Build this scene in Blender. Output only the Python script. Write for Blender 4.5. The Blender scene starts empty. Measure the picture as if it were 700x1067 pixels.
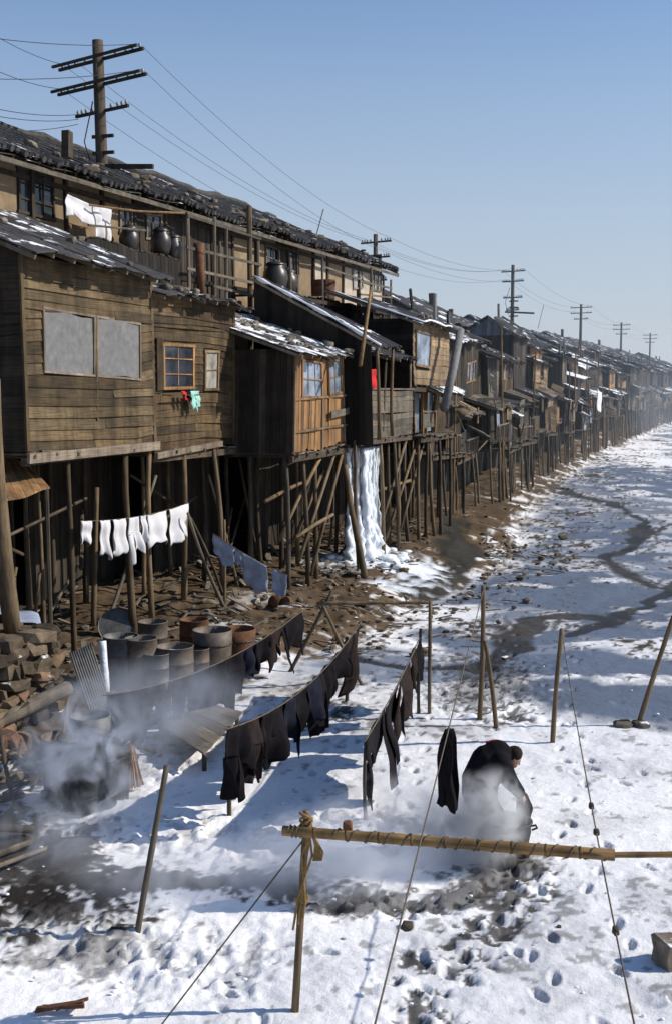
import bpy, bmesh, math, random
import numpy as np
from mathutils import Vector, Matrix, Euler
random.seed(11)
R = math.radians
S = bpy.context.scene
COL = S.collection

# ------------------------------------------------------------------ camera model
F, CH = 1250.0, 6.3
PT = math.atan(133.5 / F)
cam_d = bpy.data.cameras.new('camera'); cam = bpy.data.objects.new('camera', cam_d); COL.objects.link(cam)
cam.location = (0, 0, CH); cam.rotation_euler = (math.pi / 2 - PT, 0, 0)
cam_d.sensor_fit = 'VERTICAL'; cam_d.sensor_height = 36; cam_d.lens = 36 * F / 1067
cam_d.clip_end = 12000; S.camera = cam

def ray(px, py):
    x = (px - 350) / F; y = (533.5 - py) / F
    return Vector((x, math.cos(PT) + y * math.sin(PT), -math.sin(PT) + y * math.cos(PT)))
def gp(px, py, z=0.0):
    d = ray(px, py); t = (z - CH) / d.z
    return Vector((d.x * t, d.y * t, z))
def yp(px, py, Y):
    d = ray(px, py); t = Y / d.y
    return Vector((d.x * t, Y, CH + d.z * t))

# the row of houses: u runs along the row, v out towards the river bed
TH = R(70.2)
ru = Vector((math.cos(TH), math.sin(TH), 0)); rn = Vector((math.sin(TH), -math.cos(TH), 0))
OR = Vector((-6.2, 24.0, 0))
def W(u, v, z=0.0): return OR + ru * u + rn * v + Vector((0, 0, z))
def UV(p): q = Vector((p[0], p[1], 0)) - OR; return q.dot(ru), q.dot(rn)
def row(px, py, v):
    d = ray(px, py); t = (v + OR.dot(rn)) / d.dot(rn)
    p = Vector((0, 0, CH)) + d * t
    return (p - OR).dot(ru), p.z

# ------------------------------------------------------------------ numpy noise and terrain
def _h(ix, iy, seed):
    n = (ix.astype(np.int64) * 374761393 + iy.astype(np.int64) * 668265263 + seed * 974711) & 0x7fffffff
    n = ((n ^ (n >> 13)) * 1274126177) & 0x7fffffff
    return ((n ^ (n >> 16)) & 0xffff) / 65535.0
def vnoise(x, y, seed):
    ix = np.floor(x); iy = np.floor(y); fx = x - ix; fy = y - iy
    fx = fx * fx * (3 - 2 * fx); fy = fy * fy * (3 - 2 * fy)
    a = _h(ix, iy, seed); b = _h(ix + 1, iy, seed); c = _h(ix, iy + 1, seed); d = _h(ix + 1, iy + 1, seed)
    return (a + (b - a) * fx) * (1 - fy) + (c + (d - c) * fx) * fy
def fbm(x, y, scale, octv=4, seed=0, gain=.5):
    r = 0; a = 1.0; t = 0; f = 1.0 / scale
    for o in range(octv):
        r = r + a * vnoise(x * f + 17.3 * o, y * f - 9.1 * o, seed + o); t += a; a *= gain; f *= 2.03
    return r / t
def sstep(a, b, x):
    t = np.clip((x - a) / (b - a), 0, 1); return t * t * (3 - 2 * t)

FOOT_U = [-40, -2, 0, 6, 20, 27, 33, 45, 57, 100, 300]
FOOT_V = [2.4, 2.6, 3.2, 4.4, 5.0, 4.7, 3.8, 2.6, 1.3, -.2, -.8]
BH_U = [-40, 2, 7, 20, 60, 120, 300]; BH_V = [.4, .45, .8, .95, 1.1, 1.4, 1.8]
TERR = 2.0
def base_h(x, y):
    qx = x - OR.x; qy = y - OR.y
    u = qx * ru.x + qy * ru.y; v = qx * rn.x + qy * rn.y
    wob = (fbm(u, v, 3.0, 3, 5) - .5) * 1.6
    d = np.interp(u, FOOT_U, FOOT_V) - v + wob
    hb = np.interp(u, BH_U, BH_V)
    h = np.where(d > 0, hb * (1 - np.exp(-np.maximum(d, 0) / 2.6)), 0)
    h = h + sstep(-1, 1.5, d) * (fbm(u, v, .9, 4, 9) - .5) * .28
    t = sstep(2.28, 2.0, v) * sstep(-2.6, -2.95, u)
    h = np.maximum(h, h * (1 - t) + TERR * t)
    h = h + (fbm(x, y, 6.0, 3, 21) - .5) * .16
    return h, u, v, d
def gz(x, y):
    return float(base_h(np.array([float(x)]), np.array([float(y)]))[0][0])
def gzr(u, v):
    p = W(u, v); return gz(p.x, p.y)

# ------------------------------------------------------------------ mesh builder
class MB:
    def __init__(s): s.v = []; s.f = []; s.uv = []; s.c = []
    def face(s, idx, uvs, tint): s.f.append(idx); s.uv.extend(uvs); s.c.append(tint)
    def quad(s, p, tint=1.0, uvs=None):
        i = len(s.v); s.v.extend(p)
        s.face(list(range(i, i + len(p))), uvs or [(0, 0), (1, 0), (1, 1), (0, 1)][:len(p)], tint)
    def hexa(s, p, L=1.0, Wd=.1, tint=1.0):
        """p: 8 points, 0-3 one end (loop), 4-7 other end; grain runs 0->4"""
        i = len(s.v); s.v.extend(p); o = random.uniform(0, 50); q = random.uniform(0, 50)
        for k in range(4):
            a, b = k, (k + 1) % 4
            w0 = q + k * Wd
            s.face([i + a, i + b, i + 4 + b, i + 4 + a], [(o, w0), (o, w0 + Wd), (o + L, w0 + Wd), (o + L, w0)], tint)
        s.face([i + 3, i + 2, i + 1, i], [(o, q), (o, q + Wd), (o + .01, q + Wd), (o + .01, q)], tint)
        s.face([i + 4, i + 5, i + 6, i + 7], [(o, q), (o, q + Wd), (o + .01, q + Wd), (o + .01, q)], tint)
    def box(s, c, sz, tint=1.0, M=None):
        """axis box, grain along its longest axis"""
        ax = max(range(3), key=lambda k: sz[k]); b, d = (ax + 1) % 3, (ax + 2) % 3
        pts = []
        for e in (-1, 1):
            for (i, j) in ((-1, -1), (-1, 1), (1, 1), (1, -1)):
                q = [0, 0, 0]; q[ax] = e * sz[ax] / 2; q[b] = i * sz[b] / 2; q[d] = j * sz[d] / 2
                q = Vector(q)
                if M is not None: q = M @ q
                pts.append(Vector(c) + q)
        s.hexa(pts, sz[ax], max(sz[b], sz[d]), tint)
    def beam(s, p0, p1, w, h, tint=1.0, up=Vector((0, 0, 1))):
        p0 = Vector(p0); p1 = Vector(p1); d = (p1 - p0).normalized()
        if abs(d.dot(up)) > .98: up = Vector((0, 1, 0))
        a = d.cross(up).normalized() * w / 2; b = a.cross(d).normalized() * h / 2
        pts = [p + e for p in (p0, p1) for e in (-a - b, -a + b, a + b, a - b)]
        s.hexa(pts, (p1 - p0).length, max(w, h), tint)
    def tube(s, pts, rad, seg=8, tint=1.0, cap=True, rough=0.0):
        pts = [Vector(p) for p in pts]; n = len(pts)
        if not hasattr(rad, '__len__'): rad = [rad] * n
        o = random.uniform(0, 50); L = o; base = len(s.v); up = None
        for k in range(n):
            d = (pts[min(k + 1, n - 1)] - pts[max(k - 1, 0)]).normalized()
            if up is None: up = Vector((0, 0, 1)) if abs(d.z) < .9 else Vector((1, 0, 0))
            a = d.cross(up).normalized(); b = a.cross(d).normalized(); up = b
            for j in range(seg):
                t = 2 * math.pi * j / seg
                r = rad[k] * (1 + (random.uniform(-rough, rough) if rough else 0))
                s.v.append(pts[k] + (a * math.cos(t) + b * math.sin(t)) * r)
        for k in range(n - 1):
            L2 = L + (pts[k + 1] - pts[k]).length
            for j in range(seg):
                j2 = (j + 1) % seg; w = 6.28 * rad[k] / seg
                s.face([base + k * seg + j, base + k * seg + j2, base + (k + 1) * seg + j2, base + (k + 1) * seg + j],
                       [(L, j * w), (L, j * w + w), (L2, j * w + w), (L2, j * w)], tint)
            L = L2
        if cap:
            s.face([base + j for j in range(seg)][::-1], [(o, .01 * j) for j in range(seg)], tint)
            e = base + (n - 1) * seg
            s.face([e + j for j in range(seg)], [(L, .01 * j) for j in range(seg)], tint)
    def lathe(s, prof, seg=20, c=(0, 0, 0), M=None, tint=1.0, wob=0.0):
        base = len(s.v); c = Vector(c)
        ph = random.uniform(0, 6)
        for (r, z) in prof:
            for j in range(seg):
                t = 2 * math.pi * j / seg; rr = r * (1 + wob * math.sin(2 * t + ph) + wob * .5 * math.sin(5 * t + z * 9))
                q = Vector((rr * math.cos(t), rr * math.sin(t), z))
                if M is not None: q = M @ q
                s.v.append(c + q)
        for k in range(len(prof) - 1):
            for j in range(seg):
                j2 = (j + 1) % seg
                s.face([base + k * seg + j, base + k * seg + j2, base + (k + 1) * seg + j2, base + (k + 1) * seg + j],
                       [(prof[k][1], j / seg), (prof[k][1], (j + 1) / seg), (prof[k + 1][1], (j + 1) / seg), (prof[k + 1][1], j / seg)], tint)
    def grid(s, fn, nu, nv, tint=1.0, su=1.0, sv=1.0):
        base = len(s.v)
        for i in range(nu + 1):
            for j in range(nv + 1): s.v.append(Vector(fn(i / nu, j / nv)))
        for i in range(nu):
            for j in range(nv):
                a = base + i * (nv + 1) + j
                s.face([a, a + nv + 1, a + nv + 2, a + 1], [(i / nu * su, j / nv * sv), ((i + 1) / nu * su, j / nv * sv), ((i + 1) / nu * su, (j + 1) / nv * sv), (i / nu * su, (j + 1) / nv * sv)], tint)
    def stone(s, c, sz, rnd, tint=1.0, M=None, pw=.6, jit=.0, ico=None):
        base = len(s.v); c = Vector(c); ico = ico or ICO
        for q in ico[0]:
            p = Vector([math.copysign(abs(q[k]) ** pw, q[k]) * sz[k] * .5 for k in range(3)]) * rnd.uniform(.88 - jit, 1.1)
            if M is not None: p = M @ p
            s.v.append(c + p)
        for f in ico[1]:
            s.face([base + i for i in f], [(s.v[base + i].x + s.v[base + i].y, s.v[base + i].z) for i in f], tint)
    def build(s, name, mat, parent=None, org=None, smooth=False):
        me = bpy.data.meshes.new(name)
        if org is not None: vs = [tuple(Vector(p) - org) for p in s.v]
        else: vs = [tuple(p) for p in s.v]
        me.from_pydata(vs, [], s.f)
        ul = me.uv_layers.new(name='uv')
        ul.data.foreach_set('uv', np.array(s.uv, dtype=np.float32).ravel())
        ca = me.attributes.new('tint', 'FLOAT_COLOR', 'FACE')
        arr = np.ones((len(s.f), 4), dtype=np.float32)
        for i, t in enumerate(s.c):
            arr[i, :3] = t
        ca.data.foreach_set('color', arr.ravel())
        if smooth: me.polygons.foreach_set('use_smooth', [True] * len(s.f))
        me.materials.append(mat)
        o = bpy.data.objects.new(name, me); COL.objects.link(o)
        if parent is not None: o.parent = parent
        return o
_b = bmesh.new(); bmesh.ops.create_icosphere(_b, subdivisions=1, radius=1)
_b.verts.ensure_lookup_table(); ICO1 = ([tuple(v.co) for v in _b.verts], [[v.index for v in f.verts] for f in _b.faces]); _b.free()
_b = bmesh.new(); bmesh.ops.create_icosphere(_b, subdivisions=2, radius=1)
_b.verts.ensure_lookup_table(); ICO = ([tuple(v.co) for v in _b.verts], [[v.index for v in f.verts] for f in _b.faces]); _b.free()

def tag(o, label=None, cat=None, group=None, kind=None):
    if label: o['label'] = label
    if cat: o['category'] = cat
    if group: o['group'] = group
    if kind: o['kind'] = kind
    return o
def empty(name, loc, rz=0.0):
    e = bpy.data.objects.new(name, None); COL.objects.link(e); e.location = loc; e.rotation_euler = (0, 0, rz); e.empty_display_size = .2
    return e
ORD = ['zeroth', 'first', 'second', 'third', 'fourth', 'fifth', 'sixth', 'seventh', 'eighth', 'ninth', 'tenth', 'eleventh', 'twelfth', 'thirteenth', 'fourteenth', 'fifteenth', 'sixteenth', 'seventeenth', 'eighteenth', 'nineteenth', 'twentieth',
       'twenty-first', 'twenty-second', 'twenty-third', 'twenty-fourth', 'twenty-fifth', 'twenty-sixth', 'twenty-seventh', 'twenty-eighth', 'twenty-ninth', 'thirtieth'] + ['thirty-' + x for x in 'first second third fourth fifth sixth seventh eighth ninth'.split()] + ['fortieth'] + ['forty-' + x for x in 'first second third fourth fifth sixth seventh eighth ninth'.split()]

# ------------------------------------------------------------------ materials
def newmat(name):
    m = bpy.data.materials.new(name); m.use_nodes = True; nt = m.node_tree
    for n in list(nt.nodes): nt.nodes.remove(n)
    o = nt.nodes.new('ShaderNodeOutputMaterial'); b = nt.nodes.new('ShaderNodeBsdfPrincipled')
    nt.links.new(b.outputs[0], o.inputs[0])
    return m, nt, b
def nd(nt, t, **kw):
    n = nt.nodes.new(t)
    for k, v in kw.items(): setattr(n, k, v)
    return n
def mixc(nt, a, b, fac, mode='MIX'):
    n = nd(nt, 'ShaderNodeMix', data_type='RGBA', blend_type=mode)
    for sock, val in ((n.inputs[0], fac), (n.inputs[6], a), (n.inputs[7], b)):
        if hasattr(val, 'links'): nt.links.new(val, sock)
        elif isinstance(val, (int, float)): sock.default_value = val if sock.type == 'VALUE' else (val, val, val, 1)
        else: sock.default_value = (*val, 1)
    return n.outputs[2]
def ramp(nt, fac, stops):
    n = nd(nt, 'ShaderNodeValToRGB'); el = n.color_ramp.elements
    while len(el) < len(stops): el.new(.5)
    for e, (p, c) in zip(el, stops): e.position = p; e.color = (*c, 1) if hasattr(c, '__len__') else (c, c, c, 1)
    nt.links.new(fac, n.inputs[0]); return n.outputs[0]
def noise(nt, vec, scale, det=4, rough=.55, mp=None):
    if mp:
        m = nd(nt, 'ShaderNodeMapping'); m.inputs['Scale'].default_value = mp; nt.links.new(vec, m.inputs[0]); vec = m.outputs[0]
    n = nd(nt, 'ShaderNodeTexNoise'); n.inputs['Scale'].default_value = scale; n.inputs['Detail'].default_value = det; n.inputs['Roughness'].default_value = rough
    nt.links.new(vec, n.inputs['Vector']); return n.outputs['Fac']
def bump(nt, b, h, st=.4, dist=.02):
    n = nd(nt, 'ShaderNodeBump'); n.inputs['Strength'].default_value = st; n.inputs['Distance'].default_value = dist
    nt.links.new(h, n.inputs['Height']); nt.links.new(n.outputs[0], b.inputs['Normal'])
def tintnode(nt):
    n = nd(nt, 'ShaderNodeAttribute'); n.attribute_name = 'tint'; return n.outputs['Color']
def upz(nt):
    g = nd(nt, 'ShaderNodeNewGeometry'); s = nd(nt, 'ShaderNodeSeparateXYZ'); nt.links.new(g.outputs['Normal'], s.inputs[0]); return s.outputs[2], g.outputs['Position']
def math_(nt, op, a, b=None, clamp=False):
    n = nd(nt, 'ShaderNodeMath', operation=op, use_clamp=clamp)
    for i, v in enumerate((a, b)):
        if v is None: continue
        if hasattr(v, 'links'): nt.links.new(v, n.inputs[i])
        else: n.inputs[i].default_value = v
    return n.outputs[0]

def wood(name, col, contrast=.55, gx=1.3, gy=26, snow=0.0, grey=.35, rough=.85, stain=.5):
    m, nt, b = newmat(name)
    uv = nd(nt, 'ShaderNodeUVMap').outputs[0]; tc = nd(nt, 'ShaderNodeTexCoord').outputs['Object']
    g = noise(nt, uv, 1.0, 6, .65, (gx, gy, 1)); g2 = noise(nt, tc, 1.1, 5, .6); g3 = noise(nt, tc, 7.0, 4, .6)
    dark = tuple(c * (1 - contrast) for c in col); lite = tuple(min(1, c * (1 + contrast * .8)) for c in col)
    c = ramp(nt, g, [(.3, dark), (.52, col), (.72, lite)])
    gc = sum(col) / 3 * 1.05
    c = mixc(nt, c, (gc * 1.17, gc * .98, gc * .76), math_(nt, 'MULTIPLY', ramp(nt, g3, [(.42, 0), (.66, 1)]), grey))
    c = mixc(nt, c, ramp(nt, g2, [(.3, 1 - stain), (.65, 1.08)]), 1.0, 'MULTIPLY')
    g4 = noise(nt, tc, 1.0, 5, .6, (4.5, 4.5, .45))
    c = mixc(nt, c, ramp(nt, g4, [(.36, .62), (.6, 1.06)]), 1.0, 'MULTIPLY')
    c = mixc(nt, c, tintnode(nt), 1.0, 'MULTIPLY')
    if snow > 0:
        z, pos = upz(nt); s = noise(nt, pos, 1.1, 7, .68)
        f = math_(nt, 'MULTIPLY', ramp(nt, s, [(.62 - .28 * snow, 0), (.66 - .28 * snow, 1)]), ramp(nt, z, [(.45, 0), (.7, 1)]))
        c = mixc(nt, c, (.8, .82, .86), f)
    nt.links.new(c, b.inputs['Base Color']); b.inputs['Roughness'].default_value = rough; b.inputs['Specular IOR Level'].default_value = .25
    bump(nt, b, g, .5, .008); return m
def plain(name, col, rough=.8, var=.35, scale=6, bmp=.3, metal=0, snow=0.0, spec=.3, col2=None, bd=.01):
    m, nt, b = newmat(name)
    tc = nd(nt, 'ShaderNodeTexCoord').outputs['Object']
    g = noise(nt, tc, scale, 6, .62)
    c = ramp(nt, g, [(.3, tuple(x * (1 - var) for x in col)), (.55, col), (.75, col2 or tuple(min(1, x * (1 + var)) for x in col))])
    c = mixc(nt, c, tintnode(nt), 1.0, 'MULTIPLY')
    if snow > 0:
        z, pos = upz(nt); s = noise(nt, pos, 1.5, 6, .62)
        f = math_(nt, 'MULTIPLY', ramp(nt, s, [(.62 - .28 * snow, 0), (.66 - .28 * snow, 1)]), ramp(nt, z, [(.45, 0), (.7, 1)]))
        c = mixc(nt, c, (.8, .82, .86), f)
    nt.links.new(c, b.inputs['Base Color']); b.inputs['Roughness'].default_value = rough; b.inputs['Metallic'].default_value = metal
    b.inputs['Specular IOR Level'].default_value = spec
    bump(nt, b, g, bmp, bd); return m
M = {}
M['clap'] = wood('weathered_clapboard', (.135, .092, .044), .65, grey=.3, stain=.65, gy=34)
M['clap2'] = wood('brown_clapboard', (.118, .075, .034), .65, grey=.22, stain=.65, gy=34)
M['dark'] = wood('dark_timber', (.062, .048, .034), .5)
M['black'] = wood('black_shade_timber', (.032, .026, .02), .4)  # near-black for painted shade indoors and on end walls, and black boards
M['orange'] = wood('orange_timber', (.36, .19, .075), .5, grey=.25)
M['tan'] = wood('tan_timber', (.27, .185, .105), .5, grey=.3)
M['grey'] = wood('grey_timber', (.17, .142, .105), .5, grey=.5)
M['trim'] = wood('pale_trim', (.25, .2, .145), .5, grey=.4)
M['log'] = wood('log_bark', (.2, .138, .075), .6, gx=1.6, gy=30, grey=.35)
M['logdark'] = wood('log_dark', (.105, .078, .052), .6, gx=1.6, gy=30, grey=.35)
M['bamboo'] = wood('bamboo_pole', (.27, .16, .06), .6, gx=1.6, gy=40, grey=.25)
M['roofboard'] = wood('roof_boards', (.06, .058, .06), .55, snow=.2, grey=.5)
M['roofdark'] = wood('roof_tar_boards', (.045, .045, .05), .5, snow=.14, grey=.5)
M['rooflight'] = wood('roof_snowy_boards', (.085, .08, .078), .55, snow=.5, grey=.5)
M['roofsnow'] = wood('roof_deep_snow', (.1, .095, .09), .55, snow=1.3, grey=.5)
M['tile'] = plain('roof_tile', (.062, .058, .055), .88, .45, 5, .3, snow=.05)
M['plaster'] = plain('old_plaster', (.25, .18, .108), .9, .3, 2.2, .3)
M['cream'] = plain('pale_plaster', (.42, .36, .28), .9, .25, 2.2, .3)
M['tin'] = plain('grey_sheet', (.165, .163, .158), .7, .28, 5.5, .3)
M['rust'] = plain('rusty_iron', (.135, .06, .03), .85, .5, 7, .4)
M['drum'] = plain('drum_iron', (.13, .105, .085), .6, .5, 5, .3, metal=.15, col2=(.2, .12, .07))
M['drumgrey'] = plain('drum_grey_iron', (.12, .118, .112), .55, .45, 6, .3, metal=.2)
M['jar'] = plain('glazed_jar', (.03, .021, .016), .42, .4, 5, .1, spec=.6)
M['stone'] = plain('stone', (.2, .165, .125), .9, .5, 5, .8, snow=.08, bd=.03)
M['mortar'] = plain('earth', (.07, .052, .036), .95, .4, 7, .6)
M['iron'] = plain('black_iron', (.02, .02, .02), .55, .4, 6, .2)
M['ceramic'] = plain('insulator', (.3, .3, .28), .3, .1, 6, .0)
M['rope'] = plain('rope', (.12, .095, .065), .9, .3, 30, .3)
M['straw'] = plain('straw_rope', (.25, .155, .06), .9, .4, 30, .4)
M['wire'] = plain('wire', (.03, .03, .033), .6, .1, 5, 0)
M['ice'] = plain('ice', (.8, .83, .87), .45, .22, 3.5, .9, spec=.4, bd=.06)
M['snow'] = plain('snow', (.82, .84, .88), .7, .06, 8, .3)
def glass(name, col):
    m, nt, b = newmat(name)
    tc = nd(nt, 'ShaderNodeTexCoord').outputs['Object']
    g = noise(nt, tc, 1.7, 3)
    nt.links.new(ramp(nt, g, [(.35, tuple(c * .5 for c in col)), (.65, tuple(c * 1.4 for c in col))]), b.inputs['Base Color'])
    b.inputs['Roughness'].default_value = .12; b.inputs['Specular IOR Level'].default_value = .5
    return m
M['glass'] = glass('window_glass', (.035, .04, .05)); M['glassblue'] = glass('curtained_glass', (.2, .25, .32)); M['paper'] = glass('papered_pane', (.33, .31, .27))
def cloth_mat(name, col, var=.2):
    m, nt, b = newmat(name)
    tc = nd(nt, 'ShaderNodeTexCoord').outputs['Object']
    g = noise(nt, tc, 5, 5); w = noise(nt, tc, 160, 2)
    c = ramp(nt, g, [(.3, tuple(x * (1 - var) for x in col)), (.7, tuple(min(1, x * (1 + var)) for x in col))])
    c = mixc(nt, c, tintnode(nt), 1.0, 'MULTIPLY')
    nt.links.new(c, b.inputs['Base Color']); b.inputs['Roughness'].default_value = .95; b.inputs['Specular IOR Level'].default_value = .1
    bump(nt, b, w, .3, .003); return m
M['cdark'] = cloth_mat('black_cloth', (.009, .0078, .0095), .4); M['cbrown'] = cloth_mat('dark_brown_cloth', (.024, .017, .015), .35)
M['cnavy'] = cloth_mat('navy_cloth', (.013, .015, .025), .35); M['cwhite'] = cloth_mat('white_cloth', (.6, .59, .6), .1)
M['cblue'] = cloth_mat('grey_blue_cloth', (.27, .31, .4), .2); M['cred'] = cloth_mat('red_cloth', (.5, .035, .035), .15); M['cmaroon'] = cloth_mat('maroon_cloth', (.22, .03, .025), .2)
M['cteal'] = cloth_mat('teal_cloth', (.3, .55, .48), .15); M['cgrey'] = cloth_mat('grey_cloth', (.075, .074, .078), .25)

# ------------------------------------------------------------------ sun and sky
SUN_EL = R(35); SDIR = Vector((math.cos(SUN_EL), .04, math.sin(SUN_EL))).normalized()
sd = bpy.data.lights.new('sun', 'SUN'); so = bpy.data.objects.new('sun', sd); COL.objects.link(so)
sd.energy = 5.0; sd.angle = R(.53); sd.color = (1, .93, .82)
so.rotation_euler = SDIR.to_track_quat('Z', 'Y').to_euler(); so.location = (30, 0, 30)
w = bpy.data.worlds.new('World'); S.world = w; w.use_nodes = True
nt = w.node_tree; bg = nt.nodes['Background']
sk = nt.nodes.new('ShaderNodeTexSky'); sk.sky_type = 'NISHITA'; sk.sun_disc = False
sk.sun_elevation = SUN_EL; sk.sun_rotation = math.atan2(SDIR.x, SDIR.y)
sk.air_density = 1.15; sk.dust_density = .35; sk.ozone_density = 4.5; sk.altitude = 0
g_ = nd(nt, 'ShaderNodeTexCoord'); sp_ = nd(nt, 'ShaderNodeSeparateXYZ'); nt.links.new(g_.outputs['Generated'], sp_.inputs[0])
hz = nd(nt, 'ShaderNodeMapRange', interpolation_type='SMOOTHSTEP'); nt.links.new(sp_.outputs[2], hz.inputs[0]); hz.inputs[1].default_value = -.02; hz.inputs[2].default_value = .40; hz.inputs[3].default_value = .85; hz.inputs[4].default_value = 0
skc = mixc(nt, sk.outputs[0], (.86, .92, 1.0), 1.0, 'MULTIPLY')
skc = mixc(nt, skc, (4.0, 4.4, 5.2), hz.outputs[0])
nt.links.new(skc, bg.inputs[0]); bg.inputs[1].default_value = .13
S.view_settings.view_transform = 'Standard'; S.view_settings.look = 'None'; S.view_settings.exposure = 0

# ------------------------------------------------------------------ ground
def pl(*pts): return [tuple(gp(*p)[:2]) for p in pts]
def dist_poly(x, y, pts):
    d = np.full(x.shape, 1e9)
    for (ax, ay), (bx, by) in zip(pts[:-1], pts[1:]):
        ex, ey = bx - ax, by - ay; L = ex * ex + ey * ey
        t = np.clip(((x - ax) * ex + (y - ay) * ey) / L, 0, 1)
        d = np.minimum(d, np.hypot(x - ax - t * ex, y - ay - t * ey))
    return d
def make_ground():
    Y = [-6, -2, 1, 4, 6, 8]
    y = 9.2
    while y < 42: Y.append(y); y *= 1.0031
    while y < 400: Y.append(y); y *= 1.0075
    while y < 9000: Y.append(y); y *= 1.12
    Y = np.array(Y)
    s = np.concatenate([-np.geomspace(2.5, .3, 26), np.linspace(-.29, .285, 430), np.geomspace(.3, 2.5, 26)])
    YY, SS = np.meshgrid(Y, s, indexing='ij')
    X = SS * (np.abs(YY) + 10); shp = X.shape
    x = X.ravel(); y = YY.ravel()
    h, u, v, d = base_h(x, y)
    near = np.clip(1.5 - y / 60, .25, 1)
    n1 = fbm(x, y, 1.2, 5, 31); n2 = fbm(x, y, .35, 4, 41); n3 = fbm(x, y, 4.0, 4, 51); n4 = fbm(x, y * .6, 9.0, 4, 61)
    # wobble coordinates for everything painted along lines
    wx = x + (fbm(x, y, 1.6, 4, 71) - .5) * 1.0; wy = y + (fbm(x, y, 1.6, 4, 81) - .5) * 1.3
    sw = lambda a, b, q: sstep(a, b, q)
    n5 = fbm(x, y * .8, .16, 3, 91); n6 = fbm(x, y, .07, 2, 95)
    riverbed = sw(.6, -.8, d)                       # 1 on the open bed, 0 on the bank
    h += (n1 - .5) * .07 * riverbed + (n2 - .5) * .03 * near * (1 + 1.5 * sw(.5, .7, n3))
    # trampled zones
    tr = np.zeros_like(x)
    for pts, wd in ((pl((340, 935), (430, 932), (540, 905)), .55), (pl((530, 925), (490, 980), (440, 1070)), .55), (pl((20, 960), (120, 985), (240, 1000)), .9), (pl((515, 740), (500, 700), (520, 690)), 1.2),
                    (pl((250, 860), (420, 860)), .8), (pl((60, 860), (260, 870)), 1.0), (pl((150, 800), (330, 740)), 1.0)):
        tr = np.maximum(tr, np.exp(-(dist_poly(wx, wy, pts) / wd) ** 2))
    h -= tr * (sw(.42, .62, n2) * .07 + sw(.4, .6, n5) * .05) * near
    # footprints, as real hollows
    rnd = random.Random(5); prints = []
    def trail(pts, step=.62, jit=.12):
        for (ax, ay), (bx, by) in zip(pts[:-1], pts[1:]):
            L = math.hypot(bx - ax, by - ay); n = max(1, int(L / step)); a = math.atan2(by - ay, bx - ax)
            for k in range(n):
                t = (k + rnd.uniform(-.2, .2)) / n; sd_ = .13 * (1 if k % 2 else -1)
                prints.append((ax + (bx - ax) * t - math.sin(a) * sd_ + rnd.uniform(-jit, jit), ay + (by - ay) * t + math.cos(a) * sd_ + rnd.uniform(-jit, jit), a + rnd.uniform(-.4, .4), rnd.uniform(.04, .085)))
    trail(pl((690, 1050), (640, 960), (615, 880), (600, 790), (585, 735), (600, 660)))
    trail(pl((660, 900), (590, 870), (550, 905), (560, 1060)))
    trail(pl((700, 830), (620, 800), (560, 780)))
    trail(pl((620, 1060), (540, 1000), (470, 970)), .5)
    trail(pl((470, 1065), (430, 990), (420, 930)), .45)
    trail(pl((250, 1060), (230, 990), (350, 985), (480, 1000)), .6)
    trail(pl((100, 1020), (140, 985), (200, 1000)), .5); trail(pl((40, 1000), (130, 960)), .4)
    trail(pl((420, 900), (420, 800), (455, 720), (470, 660)), .5)
    trail(pl((330, 870), (330, 790), (400, 700)), .5)
    trail(pl((510, 760), (540, 700), (520, 640), (560, 560)), .5)
    trail(pl((690, 760), (610, 745), (560, 760)), .6); trail(pl((260, 840), (180, 850), (90, 870)), .5)
    for k in range(35):
        q = gp(rnd.uniform(40, 720), rnd.uniform(650, 1066)); prints.append((q.x, q.y, rnd.uniform(0, 3.1), rnd.uniform(.02, .06)))
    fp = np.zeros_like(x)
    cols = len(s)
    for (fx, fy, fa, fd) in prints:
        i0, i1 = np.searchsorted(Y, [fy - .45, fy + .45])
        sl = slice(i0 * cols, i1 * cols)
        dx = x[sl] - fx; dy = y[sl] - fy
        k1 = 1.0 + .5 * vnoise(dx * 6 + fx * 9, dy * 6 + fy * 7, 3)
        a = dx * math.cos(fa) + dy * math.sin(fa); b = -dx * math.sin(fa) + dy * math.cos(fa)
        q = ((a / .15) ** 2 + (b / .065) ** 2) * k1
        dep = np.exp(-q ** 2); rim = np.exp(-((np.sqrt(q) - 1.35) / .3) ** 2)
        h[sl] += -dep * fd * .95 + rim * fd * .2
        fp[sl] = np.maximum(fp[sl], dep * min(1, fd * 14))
    # streams and ice
    st_lines = [(pl((372, 684), (420, 694), (480, 694), (520, 682), (545, 658), (560, 643), (600, 641), (640, 644), (668, 628), (720, 602)), .5),
                (pl((430, 622), (462, 608), (478, 590), (474, 568), (468, 556)), .75),
                (pl((498, 579), (560, 580), (630, 580), (655, 600), (720, 622)), .28),
                (pl((585, 512), (560, 500), (600, 515), (640, 525), (672, 545), (660, 570), (632, 580)), .6),
                (pl((640, 644), (610, 655), (600, 660)), .4)]
    vx = x + (fbm(x, y, 1.1, 4, 73) - .5) * .7; vy = y + (fbm(x, y, 1.1, 4, 83) - .5) * .8
    wet = np.zeros_like(x); core = np.zeros_like(x)
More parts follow.
